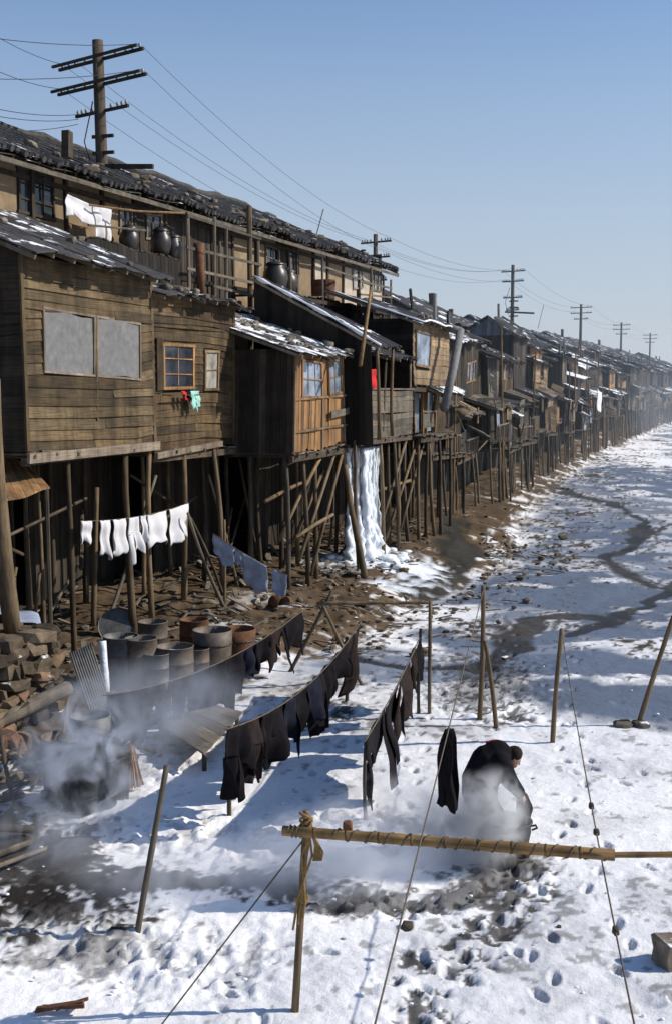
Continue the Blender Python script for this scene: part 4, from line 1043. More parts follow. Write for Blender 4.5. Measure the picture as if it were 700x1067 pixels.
# second row behind: long low roofs
random.seed(4); u = 36.5; k = 0
while u < 270:
    L = random.uniform(9, 15); v = vo(u) - 5.2 + random.uniform(-.6, .4); k += 1
    H = House('rear_house', f'low dark roofed house behind the shacks, {ORD[k]} past the tiled tenement', 'house', u, v, 'houses in the second row')
    zt = random.uniform(9.3, 10.0) + (.5 if u > 90 else 0)
    mb = MB(); plank_wall(mb, 'u', u, u + L, 6.5, zt, v, .35, False, lo=.6, hi=1.3); H.add('wall', mb, random.choice(['dark', 'clap2', 'dark']))
    mb = MB(); plank_wall(mb, 'v', v - 7, v, 6.0, zt + .2, u, .35, False, sgn=-1); H.add('side_wall', mb, 'dark')
    mb = MB()
    pk = (v - 3.6, zt + random.uniform(1.5, 2.0))
    mb.quad([P(u, v, zt - .1), P(u, pk[0], pk[1] - .1), P(u, v - 7, zt - .1)]); H.add('gable', mb, 'dark')
    board_roof(H, u - .3, u + L + .2, v + .6, zt - .15, pk[0], pk[1], random.choice(['roofdark', 'roofboard']), .35, rafters=False, rag=.06)
    board_roof(H, u - .3, u + L + .2, v - 7.4, zt - .15, pk[0], pk[1], 'roofdark', .5, rafters=False, name='rear_roof')
    if random.random() < .3:
        c = MB(); cu = random.uniform(u + 1, u + L - 1); c.box(P(cu, pk[0] + 1, pk[1] - .1), (.3, .3, random.uniform(.8, 1.2)), 1); H.add('chimney', c, 'mortar')
    u += L + random.uniform(.2, .8)

# ------------------------------------------------------------------ utility poles and wires
def insul(mb, p): mb.lathe([(.035, 0), (.05, .03), (.045, .08), (.025, .12), (.001, .13)], 8, p)
poles = []
def utility_pole(px, top, v, arms, label, lean=0.0, r=.16, extra=False):
    u, z = row(px, top, v); b = W(u, v, 6.0); e = empty('utility_pole', b, TH); tag(e, label, 'utility pole', 'utility poles behind the houses')
    hgt = z - 6.0; mb = MB(); mb.tube([(lean * hgt * (1 - t) * 1.0, 0, -4 * (t == 0) + hgt * t) for t in (0, .3, .6, 1)], [r * 1.1, r, r * .9, r * .8], 10); mb.build('pole', M['logdark'], e, smooth=True)
    heads = []
    for (dz, w_, k) in arms:
        ab = MB(); zz = hgt - dz; ang = k
        d = Vector((-math.sin(R(70.2) - ang) , -math.cos(R(70.2) - ang), 0))
        d = Vector((-.35, -1, 0)).normalized() if k == 0 else Vector((.9, -.45, 0)).normalized()
        off = Vector((0, 0, .0)); c = Vector((lean * hgt * dz / hgt, 0, zz))
        ab.beam(c - d * w_ / 2 + Vector((.1, 0, 0)), c + d * w_ / 2 + Vector((.1, 0, 0)), .08, .09); a = ab.build('crossarm', M['dark'], e)
        if extra and w_ > 3:
            ab = MB(); o2 = Vector((-.3, 0, 0)); ab.beam(c - d * w_ / 2 + o2, c + d * w_ / 2 + o2, .07, .08); ab.build('crossarm', M['dark'], e)
        for f in (-.46, -.3, .3, .46) + ((-.38, -.18, .18, .38) if extra else ()):
            ib = MB(); q = c + d * w_ * f + Vector((.1, 0, .06)); insul(ib, q); ib.build('insulator', M['ceramic'], a, smooth=True)
            if abs(f) in (.46, .3): heads.append(e.matrix_basis @ q if False else Matrix.Translation(b) @ Matrix.Rotation(TH, 4, 'Z') @ (q + Vector((0, 0, .1))))
    if extra:
        tb = MB()
        for dz in (2.9, 3.4, 4.1): 
            tb.beam((lean * dz - .1, -.5, hgt - dz), (lean * dz - .1, .25, hgt - dz), .08, .1)
        tb.beam((lean * 3.6, -1.8, hgt - 3.9), (lean * 3.6, .6, hgt - 3.75), .12, .14); tb.tube([(lean * 2, .25, hgt - 1.8), (lean * 3, .6, hgt - 3.0), (lean * 4, .3, hgt - 4)], .02, 5)
        tb.build('bracket', M['dark'], e)
    poles.append(heads)
arm3 = [(.35, 2.6, 0), (.95, 2.6, 0), (1.6, 1.7, 0)]
utility_pole(102, 42, -6, [(.55, 4.0, 0), (1.3, 4.2, 0), (2.1, 2.5, 0)], 'tall heavy utility pole with several crossarms above the tiled tenement roof', .03, .21, True)
utility_pole(391, 244, -6, [(.4, 2.0, 0), (1.2, 1.8, 0), (2.4, 1.4, 0)], 'utility pole with two crossarms just past the end of the tiled roof', 0, .15, True)
utility_pole(534, 276, -6, [(.5, 2.2, 0), (1.3, 2.0, 0), (2.6, 1.8, 0), (3.6, 1.2, 0)], 'utility pole rising behind the blue grey gable', 0, .17, True)
utility_pole(605, 317, -6, arm3, 'utility pole standing between the gable pole and two smaller distant poles', 0, .17)
utility_pole(647, 336, -6, arm3, 'small distant utility pole, second from the far end', 0, .16)
utility_pole(677, 347, -6, arm3, 'smallest farthest utility pole at the end of the row', 0, .16)
def wire(p, q, sag, label, group, r=.012):
    n = 12; c = [p.lerp(q, t / n) - Vector((0, 0, sag * 4 * (t / n) * (1 - t / n))) for t in range(n + 1)]
    mb = MB(); mb.tube([x - c[0] for x in c], r, 4); o = mb.build('overhead_wire', M['wire']); o.location = c[0]; tag(o, label, 'wire', group)
names = ['the tall heavy pole and the next one', 'the second and third poles', 'the gable pole and the fourth', 'the fourth and fifth poles', 'the fifth and last poles']
for k in range(5):
    A, B = poles[k], poles[k + 1]
    for j in ((0, 1, 3, 4, 7) if k < 2 else (0, 3, 5)):
        wire(A[j], B[min(j, len(B) - 1)], .7, f'thin overhead wire strung between {names[k]}', f'overhead wires between {names[k]}', .008 if k < 2 else .010)
A = poles[0]
for j, (px, py) in enumerate([(-20, 18), (-20, 28), (-20, 56), (-20, 72), (-20, 100), (-20, 108), (-25, 125)]):
    d = ray(px, py); q = Vector((0, 0, CH)) + d * (30 / d.y); s_ = A[(0, 3, 4, 7, 8, 9, 11)[j]] if j < 4 else A[8] - Vector((0, 0, .1 + .15 * (j - 4)))
    s_ = Vector(s_); e = s_ + (q - s_) * 1.5
    wire(s_, e, .25, 'thin overhead wire running from the tall heavy pole out of the picture', 'overhead wires left of the tall heavy pole', .009)
for (px, py, px2, py2, v, lab) in ((325, 247, 337, 218, -4.5, 'thin slanting stick aerial on the tiled roof'), (349, 262, 344, 250, -4.5, 'short slanting stick on the tiled roof beyond the aerial'), (430, 318, 427, 301, -4, 'short stub post on the dark roof past the tenement'), (560, 335, 566, 318, -5, 'thin stick aerial right of the gable pole')):
    a = row(px, py, v); b = row(px2, py2, v); mb = MB(); p0 = W(a[0], v, a[1] - .6); p1 = W(b[0], v, b[1]); mb.tube([Vector((0, 0, 0)), p1 - p0], .025 if 'stub' not in lab else .09, 6)
    o = mb.build('aerial', M['logdark']); o.location = p0; tag(o, lab, 'aerial')

# ------------------------------------------------------------------ cloth
def rope_fn(p, q, sag): return lambda t: p.lerp(q, t) - Vector((0, 0, sag * 4 * t * (1 - t)))
def rope_obj(fn, r, label, cat='rope', mat='rope', n=24, group=None, name='rope', knots=()):
    pts = [fn(k / n) for k in range(n + 1)]; mb = MB(); mb.tube([x - pts[0] for x in pts], r, 6)
    for t in knots:
        c = fn(t) - pts[0]; rnd = random.Random(int(t * 1000)); mb.stone(c, (.06, .09, .07), rnd, .5)
    o = mb.build(name, M[mat], smooth=True); o.location = pts[0]; tag(o, label, cat, group); return o
SHAPES = {
    'sheet': [[(0, 0, 1), (.5, .01, .99), (1, .03, .97)]],
    'narrow': [[(0, .3, .7), (.1, .15, .85), (.4, .0, .9), (.7, .02, 1), (1, .05, .95)]],
    'trousers': [[(0, .06, .94), (.38, 0, 1)], [(.38, 0, .5), (.7, -.04, .42), (1, -.02, .36)], [(.38, .5, 1), (.7, .58, 1.03), (1, .62, 1.0)]],
    'shirt': [[(0, .2, .8), (.12, .16, .84), (.75, .17, .83), (1, .14, .86)], [(0.0, .03, .2), (.35, -.1, .13), (.7, -.14, .04)], [(0.0, .8, .97), (.35, .87, 1.1), (.7, .96, 1.14)]],
    'jacket': [[(0, .1, .9), (.3, .05, .95), (.8, .08, .92), (.82, .08, .92)], [(0, -.02, .12), (.4, -.12, .1), (.95, -.1, .06)], [(0, .88, 1.02), (.4, .9, 1.12), (1, .94, 1.1)]],
    'cloth': [[(0, 0, 1), (.4, .04, .97), (1, .1, .85)]],
}
def garment(kind, fn, t0, t1, length, mat, name, label, group, cat='laundry', fold=.05, seed=0, drift=None, tint=1.0):
    rnd = random.Random(seed * 31 + 7)
    A, B = fn(t0), fn(t1); dx = (B - A); wd = max(dx.length, .05); ax = dx.normalized(); nrm = Vector((ax.y, -ax.x, 0)).normalized()
    ph = [rnd.uniform(0, 6.3) for _ in range(4)]; k1 = rnd.uniform(5, 9) ; dr = drift if drift is not None else rnd.uniform(-.06, .08)
    mb = MB(); o0 = (A + B) / 2
    lens = [length * rnd.uniform(.75, 1.2) for _ in range(3)]; pk_ = rnd.uniform(-.35, .25) if mat in ('cdark', 'cbrown', 'cnavy') else 0; tw_ = rnd.uniform(-.3, .3) if pk_ else 0
    for si, strip in enumerate(SHAPES[kind]):
        tt = [q[0] for q in strip]; xl = [q[1] for q in strip]; xr = [q[2] for q in strip]; L = lens[si] if len(SHAPES[kind]) > 1 and si else length
        j1 = rnd.uniform(-.05, .05) if si else 0
        def f(a, b):
            pinch = 1
            t = tt[0] + (tt[-1] - tt[0]) * b
            s = np.interp(t, tt, xl) * (1 - a) + np.interp(t, tt, xr) * a + j1 * (t - tt[0])
            hem = (.07 * math.sin(s * 5 + ph[3]) + .04 * math.sin(s * 13 + ph[1])) * t; pinch = 1 - .3 * math.sin(min(t, .5) * 6.28) * pk_
            sc = min(max(s, 0), 1); top = fn(t0 + (t1 - t0) * sc) + ax * (s - sc) * wd + ax * (s - .5) * wd * (pinch - 1)
            dz = t * (length if not si else tt[0] * length / max(t, 1e-6) * 1 + (t - tt[0]) * L / max(t, 1e-6))
            amp = fold * (.25 + t)
            off = amp * math.sin(s * k1 + ph[0] + 1.2 * t) + amp * .5 * math.sin(s * k1 * 2.1 + ph[1] - 2.1 * t) + dr * t * t + .02 * math.sin(t * 9 + ph[2]) + (.012 * si)
            return top - Vector((0, 0, dz + hem)) + nrm * (off + tw_ * (s - .5) * t * wd) - o0
        mb.grid(f, 10, 16, tint, wd, length)
    o = mb.build(name, M[mat], smooth=True); o.location = o0
    sm = o.modifiers.new('thickness', 'SOLIDIFY'); sm.thickness = .012
    tag(o, label, cat, group); return o
# washing lines on the river bed
PM = rope_fn(gp(374, 651, 1.5), gp(239, 759, 1.5), .34)
PM2 = lambda t: PM(t)
rope_obj(lambda t: PM(-.02 + 1.04 * t), .012, 'washing line carrying the middle row of dark clothes', 'washing line', name='washing_line')
kinds = ['trousers', 'jacket', 'trousers', 'sheet', 'trousers', 'cloth', 'jacket', 'sheet', 'trousers', 'cloth', 'jacket', 'cloth']
mats = ['cdark', 'cdark', 'cbrown', 'cdark', 'cdark', 'cnavy', 'cdark', 'cnavy', 'cdark', 'cdark', 'cdark', 'cbrown']
KN = {'trousers': 'trousers', 'jacket': 'jacket', 'sheet': 'cloth', 'cloth': 'cloth', 'shirt': 'shirt', 'narrow': 'garment'}
MN = {'cdark': 'black', 'cnavy': 'dark navy', 'cbrown': 'dark brown', 'cgrey': 'dark grey', 'cwhite': 'white', 'cblue': 'grey blue'}
n = 12; edges = np.array([1, .935, .88, .80, .735, .64, .57, .48, .405, .31, .235, .12, 0.0])
lens = [1.1, .85, 1.05, .75, 1.0, .7, .95, .7, 1.0, .65, .8, 1.1]
for k in range(n):
    kd, mt = kinds[k], mats[k]
    garment(kd, PM, edges[k + 1] - .018, edges[k] + .016, lens[k], mt, KN[kd] if kd in ('trousers', 'jacket') else 'cloth', f'{MN[mt]} {KN[kd]}, {ORD[k + 1]} from the near end of the middle washing line', 'dark laundry on the middle line', seed=k + 3, fold=.1)
PR = rope_fn(gp(440, 657, 1.5), gp(380, 772, 1.45), .1)
rope_obj(lambda t: PR(-.01 + 1.02 * t), .012, 'short washing line of dark clothes beside the middle row', 'washing line', name='washing_line')
for k, (a, b, kd, mt, L) in enumerate([(.72, 1.0, 'trousers', 'cdark', 1.0), (.5, .76, 'jacket', 'cdark', 1.0), (.42, .545, 'narrow', 'cbrown', .9), (.27, .42, 'narrow', 'cbrown', 1.05), (.15, .25, 'cloth', 'cbrown', .75), (.0, .11, 'narrow', 'cdark', .85)]):
    garment(kd, PR, a, b, L, mt, KN[kd], f'{MN[mt]} {KN[kd]}, {ORD[k + 1]} from the near end of the short washing line near the worker', 'dark laundry on the short line', seed=k + 31, fold=.06)
PL = rope_fn(gp(313, 638, 1.45), gp(113, 724, 1.25), .3)
rope_obj(lambda t: PL(-.02 + 1.04 * t), .012, 'washing line of dark clothes in front of the drums', 'washing line', name='washing_line')
e2 = [0, .10, .2, .29, .37, .45, .54, .64, .76, .88, 1.0]
kl = ['jacket', 'trousers', 'jacket', 'cloth', 'trousers', 'jacket', 'cloth', 'shirt', 'trousers', 'jacket']
ml = ['cdark', 'cbrown', 'cdark', 'cnavy', 'cdark', 'cdark', 'cnavy', 'cdark', 'cdark', 'cnavy']
for k in range(10):
    garment(kl[k], PL, e2[k] - .012, e2[k + 1] + (.012 if k < 6 else -.012), [.85, .75, .68, .62, .95, 1.0, .85, .95, 1.0, 1.05][k], ml[k], KN[kl[k]], f'{MN[ml[k]]} {KN[kl[k]]}, {ORD[k + 1]} from the far end of the washing line before the drums', 'dark laundry before the drums', seed=k + 51, fold=.09)
# white washing below the first house
PW = rope_fn(W(*((row(84, 543, .3)[0]), .3), row(84, 543, .3)[1]), W(row(197, 524, .3)[0], .3, row(197, 524, .3)[1]), .12)
rope_obj(PW, .01, 'washing line with white washing under the clapboard house', 'washing line', name='washing_line')
for k, (a, b, kd, L) in enumerate([(.0, .09, 'sheet', .5), (.15, .24, 'cloth', .8), (.26, .37, 'sheet', .75), (.39, .49, 'trousers', .95), (.51, .56, 'cloth', .6), (.58, .76, 'sheet', .75), (.79, 1.0, 'sheet', .85)]):
    garment(kd, PW, a, b, L, 'cwhite', 'white_' + ('cloth' if kd in ('sheet', 'cloth', 'narrow') else KN[kd]), f'white {KN[kd]}, {ORD[k + 1]} from the near end of the line under the clapboard house', 'white washing under the first house', seed=k + 71, fold=.06)
PB = rope_fn(yp(222, 556, 30.0), yp(300, 600, 29.0), .06)
rope_obj(PB, .01, 'sloping washing line with grey blue cloths under the board house', 'washing line', name='washing_line')
for k, (a, b, L) in enumerate([(.0, .3, .5), (.3, .42, .42), (.4, .74, .75), (.8, 1.0, .55)]):
    garment('sheet', PB, a, b - .01, L, 'cblue', 'blue_cloth', f'grey blue cloth, {ORD[k + 1]} from the upper end of the sloping line', 'grey blue washing', seed=k + 91, fold=.03)
a0 = row(70, 202, -3.0); a1 = row(118, 225, -3.0)
PU = rope_fn(W(a0[0], -3.0, a0[1]), W(a1[0], -3.0, a0[1] - .1), .05)
rope_obj(PU, .01, 'washing line with white shirt below the tiled eave', 'washing line', name='washing_line')
garment('jacket', PU, .02, .6, .62, 'cwhite', 'white_shirt', 'white shirt with hanging sleeves on the upper line below the tiled eave', 'white washing on the upper floor', seed=101, fold=.05)
garment('trousers', PU, .62, .98, .95, 'cwhite', 'white_trousers', 'long white trousers beside the shirt below the tiled eave', 'white washing on the upper floor', seed=103, fold=.05)
q = row(186, 419, .18); q2 = row(207, 419, .18)
PS = rope_fn(W(q[0], .2, q[1] + .27), W(q2[0], .2, q[1] + .27), 0)
for a, b, mt, L, lab, nm in ((.12, .3, 'cred', .2, 'small red rag below the orange window', 'rag'), (.36, .5, 'cdark', .22, 'small dark rag below the orange window', 'rag'), (.56, .8, 'cteal', .38, 'pale teal towel below the orange window', 'towel'), (.8, 1.0, 'cteal', .45, 'longer pale teal towel at the end of the window rod', 'towel')):
    garment('sheet', PS, a, b, L, mt, nm, lab, 'small cloths below the window', seed=int(a * 100), fold=.02)
q = row(383, 385, 1.9); PD = rope_fn(W(q[0], 1.9, q[1]), W(q[0] + .75, 1.9, q[1] + .02), 0)
garment('sheet', PD, .0, 1, .72, 'cred', 'red_cloth', 'bright red cloth hanging in the dark veranda', 'veranda washing', seed=5)
q = row(625, 405, .6); PD2 = rope_fn(W(q[0], vo(q[0]) + .9, q[1]), W(q[0] + 2.6, vo(q[0]) + .9, q[1] - .3), 0.1)
garment('sheet', PD2, .0, 1, 1.7, 'cwhite', 'white_sheet', 'white sheet hung out from the distant shacks', 'distant washing', seed=6)

# ------------------------------------------------------------------ posts, poles and ropes on the snow
def stick(p, q, r0, r1, mat, name, label, cat, group=None, seg=10, bend=.02, nodes=False):
    n = 9; pts = []; rad = []
    k = random.uniform(-1, 1) * bend; k2 = random.uniform(-1, 1) * bend
    for i in range(n):
        t = i / (n - 1); b = math.sin(t * math.pi); pts.append((q - p) * t + Vector((k * b, k2 * b, 0))); rad.append((r0 + (r1 - r0) * t) * random.uniform(.94, 1.06))
    mb = MB(); mb.tube(pts, rad, seg)
    if nodes:
        L = (q - p).length; m_ = int(L / .32)
        for i in range(1, m_):
            t = i / m_; c = (q - p) * t; d = (q - p).normalized() * .012; rr = (r0 + (r1 - r0) * t) * 1.1
            mb.tube([c - d, c, c + d], [rr * .95, rr * 1.0, rr * .95], seg, .5)
    o = mb.build(name, M[mat], smooth=True); o.location = p; tag(o, label, cat, group); return o
PST = 'posts standing in the snow'
def gpt(px, py): 
    p = gp(px, py); p.z = gz(p.x, p.y) - .12; return p
pA = gpt(307, 1050); pAt = yp(319, 858, pA.y)
e = empty('clothes_post', pA); tag(e, 'brown post bound with straw rope holding up the long bamboo pole', 'post', PST)
mb = MB(); dA = pAt - pA; mb.tube([dA * t for t in (0, .3, .7, 1.0, 1.06)], [.042, .04, .038, .036, .036], 10); mb.build('post_shaft', M['log'], e, smooth=True)
mb = MB()
for k in range(5):
    pts = []
    for i in range(13):
        t = i / 12 * 6.28; pts.append(dA + Vector((.06 * math.cos(t), .07 * math.sin(t), -.05 + .03 * k + .05 * math.sin(t + k))))
    mb.tube(pts, .014, 5)
for k in range(3):
    mb.tube([dA + Vector((.03 + .02 * k, -.05, -.05)), dA + Vector((.06 - .05 * k, -.07, -.3)), dA * .62 + Vector((-.04 + .04 * k, -.06, .0)), dA * .5 + Vector((-.07 + .05 * k, -.06, -.05 + .06 * k))], .013, 5)
mb.tube([dA * .62 + Vector((.06 * math.cos(t), .06 * math.sin(t), .03 * math.sin(2 * t))) for t in [i * .6 for i in range(12)]], .016, 5)
for k in range(8): mb.tube([dA + Vector((.05, -.06, -.05)), dA + Vector((.09 + .012 * k, -.08, -.2 - .01 * k)), dA + Vector((.07 + .012 * k, -.07, -.36))], .007, 4)
mb.build('straw_binding', M['straw'], e)
zz = pAt.z + .0; pa = yp(295, 862, pA.y + .03); pb_ = gp(640, 891, pa.z - .02)
stick(pa + Vector((0, -.09, 0)), pb_, .052, .056, 'bamboo', 'bamboo_pole', 'long thick bamboo pole lying across the post tops near the front', 'pole', bend=.0, nodes=True)
stick(pb_ + Vector((-.3, 0, .0)), gp(760, 890, pa.z), .028, .03, 'bamboo', 'bamboo_pole', 'thin bamboo pole pushed into the end of the thick one', 'pole', bend=0)
# the post that carries the far end of the thin pole stands outside the picture
q = gp(745, 890, pa.z); g0 = Vector((q.x, q.y, gz(q.x, q.y) - .1)); stick(g0, q + Vector((0, .06, .05)), .045, .04, 'log', 'clothes_post', 'post at the far end of the bamboo pole', 'post', PST)
wp = MB(); pa2 = pa + Vector((0, -.09, 0)); ax_ = (pb_ - pa2); Lw = ax_.length; ad = ax_.normalized(); up_ = Vector((0, 0, 1)); sd2 = ad.cross(up_).normalized()
for (f0, f1, tw) in ((.16, .98, 15), (.02, .06, 3)):
    pts = []
    for i in range(tw * 10): t = f0 + (f1 - f0) * i / (tw * 10); a_ = i * .628; pts.append(ad * Lw * t + (up_ * math.sin(a_) + sd2 * math.cos(a_)) * .06)
    wp.tube(pts, .007, 5)
o = wp.build('lashing', M['rope']); o.location = pa2; tag(o, 'dark cord wound around the long bamboo pole', 'cord')
k_ = gp(362, 862, pa.z + .06); mb = MB(); mb.stone((0, 0, 0), (.1, .1, .13), random.Random(2)); mb.tube([(.05 * math.cos(t), .07 * math.sin(t), -.06) for t in [i * .52 for i in range(13)]], .02, 5); o = mb.build('rope_knot', M['rust']); o.location = k_; tag(o, 'small rust red knot tied on the thick bamboo pole', 'knot')
def two(pxb, pyb, pxt, pyt, r, mat, lab, name='clothes_post', dy=0.0):
    p = gpt(pxb, pyb); q = yp(pxt, pyt, p.y + dy); return stick(p, q, r, r * .85, mat, name, lab, 'post', PST, bend=.03)
two(142, 967, 174, 798, .04, 'grey', 'grey slanting stick planted in the trampled snow left of the straw bound post', dy=.25)
two(447, 742, 448, 627, .04, 'log', 'upright post holding the thin cross pole over the snow')
two(499, 748, 503, 611, .05, 'log', 'taller of the paired posts right of the cross pole')
two(517, 757, 505, 668, .045, 'log', 'short strut leaning on the taller paired post')
two(575, 773, 585, 655, .045, 'log', 'single post in open snow with a rope from its top')
two(663, 755, 702, 640, .05, 'log', 'slanting post with a dark lump at its foot')
two(380, 714, 335, 628, .04, 'log', 'slanting leg of the crossed sticks behind the middle row'); two(300, 700, 346, 616, .045, 'logdark', 'dark slanting stick crossing the leg behind the dark clothes')
two(361, 730, 361, 664, .04, 'logdark', 'short dark prop under the far end of the middle row')
two(436, 742, 438, 655, .035, 'logdark', 'thin dark prop at the far end of the short row of clothes')
two(239, 846, 240, 757, .035, 'logdark', 'thin prop holding the near end of the middle row', dy=0)
two(381, 850, 381, 770, .03, 'logdark', 'thin prop holding the near end of the short row')
two(114, 782, 113, 722, .035, 'logdark', 'thin prop at the near end of the line before the drums')
stick(gp(330, 629, 2.0), gp(450, 628, 2.05), .035, .03, 'log', 'cross_pole', 'thin horizontal pole between crossed sticks and upright post', 'pole', bend=.01)
p = gpt(660, 757); mb = MB(); rnd = random.Random(8)
for k in range(6): mb.stone((rnd.uniform(-.25, .25), rnd.uniform(-.15, .15), .1), (rnd.uniform(.2, .4), .25, .2), rnd, rnd.uniform(.4, .8))
o = mb.build('stone_heap', M['stone']); o.location = p; tag(o, 'small dark heap of stones around the slanting post foot', 'stones')
rope_obj(rope_fn(yp(503, 615, gpt(499, 748).y), gp(386, 1085, 1.9), .0), .008, 'rope from the taller paired post running down past the hanging black garment', n=30)
PG = rope_fn(yp(503, 615, gpt(499, 748).y), gp(386, 1085, 1.9), .0)
best = min(range(1, 100), key=lambda k: abs((lambda d: 400 + F * (CH - d.z) / d.y)(PG(k / 100)) - 765)) / 100
garment('narrow', PG, best - .012, best + .016, .92, 'cdark', 'garment', 'long black garment hanging alone on the rope beside the worker', 'lone laundry', seed=201, fold=.06)
SG = PG(best); 
o = garment('narrow', rope_fn(SG + Vector((-.13, 0, -.01)), SG + Vector((.13, 0, 0)), 0), 0, 1, 1.0, 'cdark', 'garment', 'black folded cloth hanging over the lone garment beside the worker', 'lone laundry', seed=207, fold=.05)
rope_obj(rope_fn(yp(585, 658, gpt(575, 773).y), gp(664, 1085, 1.75), .16), .008, 'knotted rope from the single post towards the near right', n=30, knots=(.62, .68, .86))
st = gp(150, 1092); rope_obj(rope_fn(pA + dA * .93, st, .0), .008, 'guy rope from the straw bound post down to the snow', n=10)

# ------------------------------------------------------------------ things around the wall and drums
def drum(px, py, r, h, mat, label, z=None, water='ice', kind='drum', tilt=0):
    h *= 1.18; r *= 1.06; p = gp(px, py, .3); p.z = gz(p.x, p.y) - .02
    e = empty('wooden_barrel' if kind == 'barrel' else 'oil_drum', p); e.rotation_euler = (R(tilt), 0, random.uniform(0, 6)); tag(e, label, 'barrel' if kind == 'barrel' else 'drum', 'drums and barrels below the houses')
    b = MB()
    if kind == 'barrel': prof = [(r * .8, 0), (r * .95, h * .3), (r, h * .7), (r * 1.04, h), (r * .97, h), (r * .93, h * .8)]
    else: prof = [(r, 0), (r, h * .32), (r + .015, h * .335), (r, h * .35), (r, h * .65), (r + .015, h * .665), (r, h * .68), (r, h - .02), (r + .012, h - .01), (r + .008, h), (r - .015, h), (r - .02, h * .8)]
    b.lathe(prof, 24, wob=.008); b.build('barrel_wall' if kind == 'barrel' else 'drum_wall', M[mat], e, smooth=True)
    c = MB(); c.lathe([(r * .97, h * .85), (.001, h * .86)], 24); c.build('contents', M[water], e)
    if kind == 'barrel':
        for zz in (.2, .75):
            g = MB(); k = r * (.8 + .26 * zz) + .012; g.lathe([(k, h * zz - .02), (k + .01, h * zz), (k, h * zz + .02)], 24); g.build('hoop', M['iron'], e)
    return e
drum(127, 713, .33, .86, 'drumgrey', 'grey drum at the near left end of the drum row', water='iron')
drum(148, 714, .3, .92, 'drum', 'brown drum, second from the left end of the row')
drum(164, 716, .25, .72, 'drumgrey', 'small dark drum, third from the left end of the row', water='iron')
drum(183, 712, .35, .82, 'drum', 'wide brown drum with ice in it, midway along the row')
drum(206, 705, .24, .7, 'drum', 'small drum squeezed between the wide drum and the tall tub', water='iron')
drum(222, 700, .38, .98, 'drum', 'tall hooped tub near the far end of the row', water='iron', kind='barrel')
drum(248, 690, .36, .8, 'rust', 'rusty orange tub at the far end of the drum row', water='iron', kind='barrel')
p = gp(284, 633, .5); p.z = gz(p.x, p.y) + .1; e = empty('bucket', p); e.rotation_euler = (R(95), R(10), R(50)); tag(e, 'rusty bucket lying on its side on the bank slope', 'bucket')
b = MB(); b.lathe([(.001, 0), (.17, 0), (.24, .42), (.23, .42), (.16, .03), (.001, .03)], 18); b.build('bucket_body', M['rust'], e, smooth=True)
b = MB(); b.tube([(.24 * math.cos(t), .25 * math.sin(t) * .4, .42 + .18 * math.sin(t)) for t in [i * math.pi / 10 for i in range(11)]], .008, 5); b.build('handle', M['iron'], e)
# lid leaning behind the drums
p = gp(121, 664, .4); e = empty('round_lid', p + Vector((0, .1, .25))); e.rotation_euler = (R(70), 0, R(10)); tag(e, 'round grey lid propped up behind the drums', 'lid'); b = MB(); b.lathe([(.001, .02), (.4, .02), (.42, .05), (.42, 0), (.001, -.01)], 24, wob=.02); b.build('disc', M['drumgrey'], e)
# corrugated sheet and pipe
def quadsheet(c, nu, nv, amp, freq, mat, name, label, cat, thick=.01):
    c = [Vector(x) for x in c]; o0 = c[0].copy(); n = (c[1] - c[0]).cross(c[3] - c[0]).normalized()
    def f(a, b): return (c[0].lerp(c[1], a)).lerp(c[3].lerp(c[2], a), b) + n * (amp * math.sin(a * freq) + .01 * math.sin(a * 4 + b * 5)) - o0
    mb = MB(); mb.grid(f, nu, nv); o = mb.build(name, M[mat], smooth=True); o.location = o0
    s_ = o.modifiers.new('thickness', 'SOLIDIFY'); s_.thickness = thick; tag(o, label, cat); return o
quadsheet([yp(72, 681, 21.6), yp(95, 671, 22.0), yp(118, 740, 21.4), yp(97, 757, 21.0)], 90, 6, .02, 62.8, 'drumgrey', 'corrugated_sheet', 'corrugated iron sheet leaning beside the drums', 'sheet')
a = yp(111, 721, 22.3); stick(a, yp(107, 668, 22.5), .075, .075, 'ice', 'white_pipe', 'short white pipe standing behind the corrugated sheet', 'pipe', bend=0)
B4 = [gp(160, 752, .3), gp(213, 787, .3), gp(253, 743, .34), gp(227, 737, .34)]
mb = MB(); cc = sum(B4, Vector()) / 4
for k in range(5):
    f0, f1 = k / 5, (k + .97) / 5
    a, b, c, d = B4[0].lerp(B4[3], f0), B4[0].lerp(B4[3], f1), B4[1].lerp(B4[2], f1), B4[1].lerp(B4[2], f0)
    dz = Vector((0, 0, .035)); mb.hexa([x - cc for x in (a, b, b + dz, a + dz, d, c, c + dz, d + dz)], 1.5, .3, tn(.9, 1.15))
e = empty('plank_table', cc - Vector((0, 0, .3))); tag(e, 'low grey plank table standing on the snow behind the middle row', 'table')
for v_ in mb.v: v_.z += .3
mb.build('table_top', M['grey'], e)
for q in B4:
    l = MB(); pq = (q - cc) * .85; l.tube([pq + Vector((0, 0, -.08)), pq + Vector((0, 0, .29))], .04, 7); l.build('leg', M['logdark'], e)
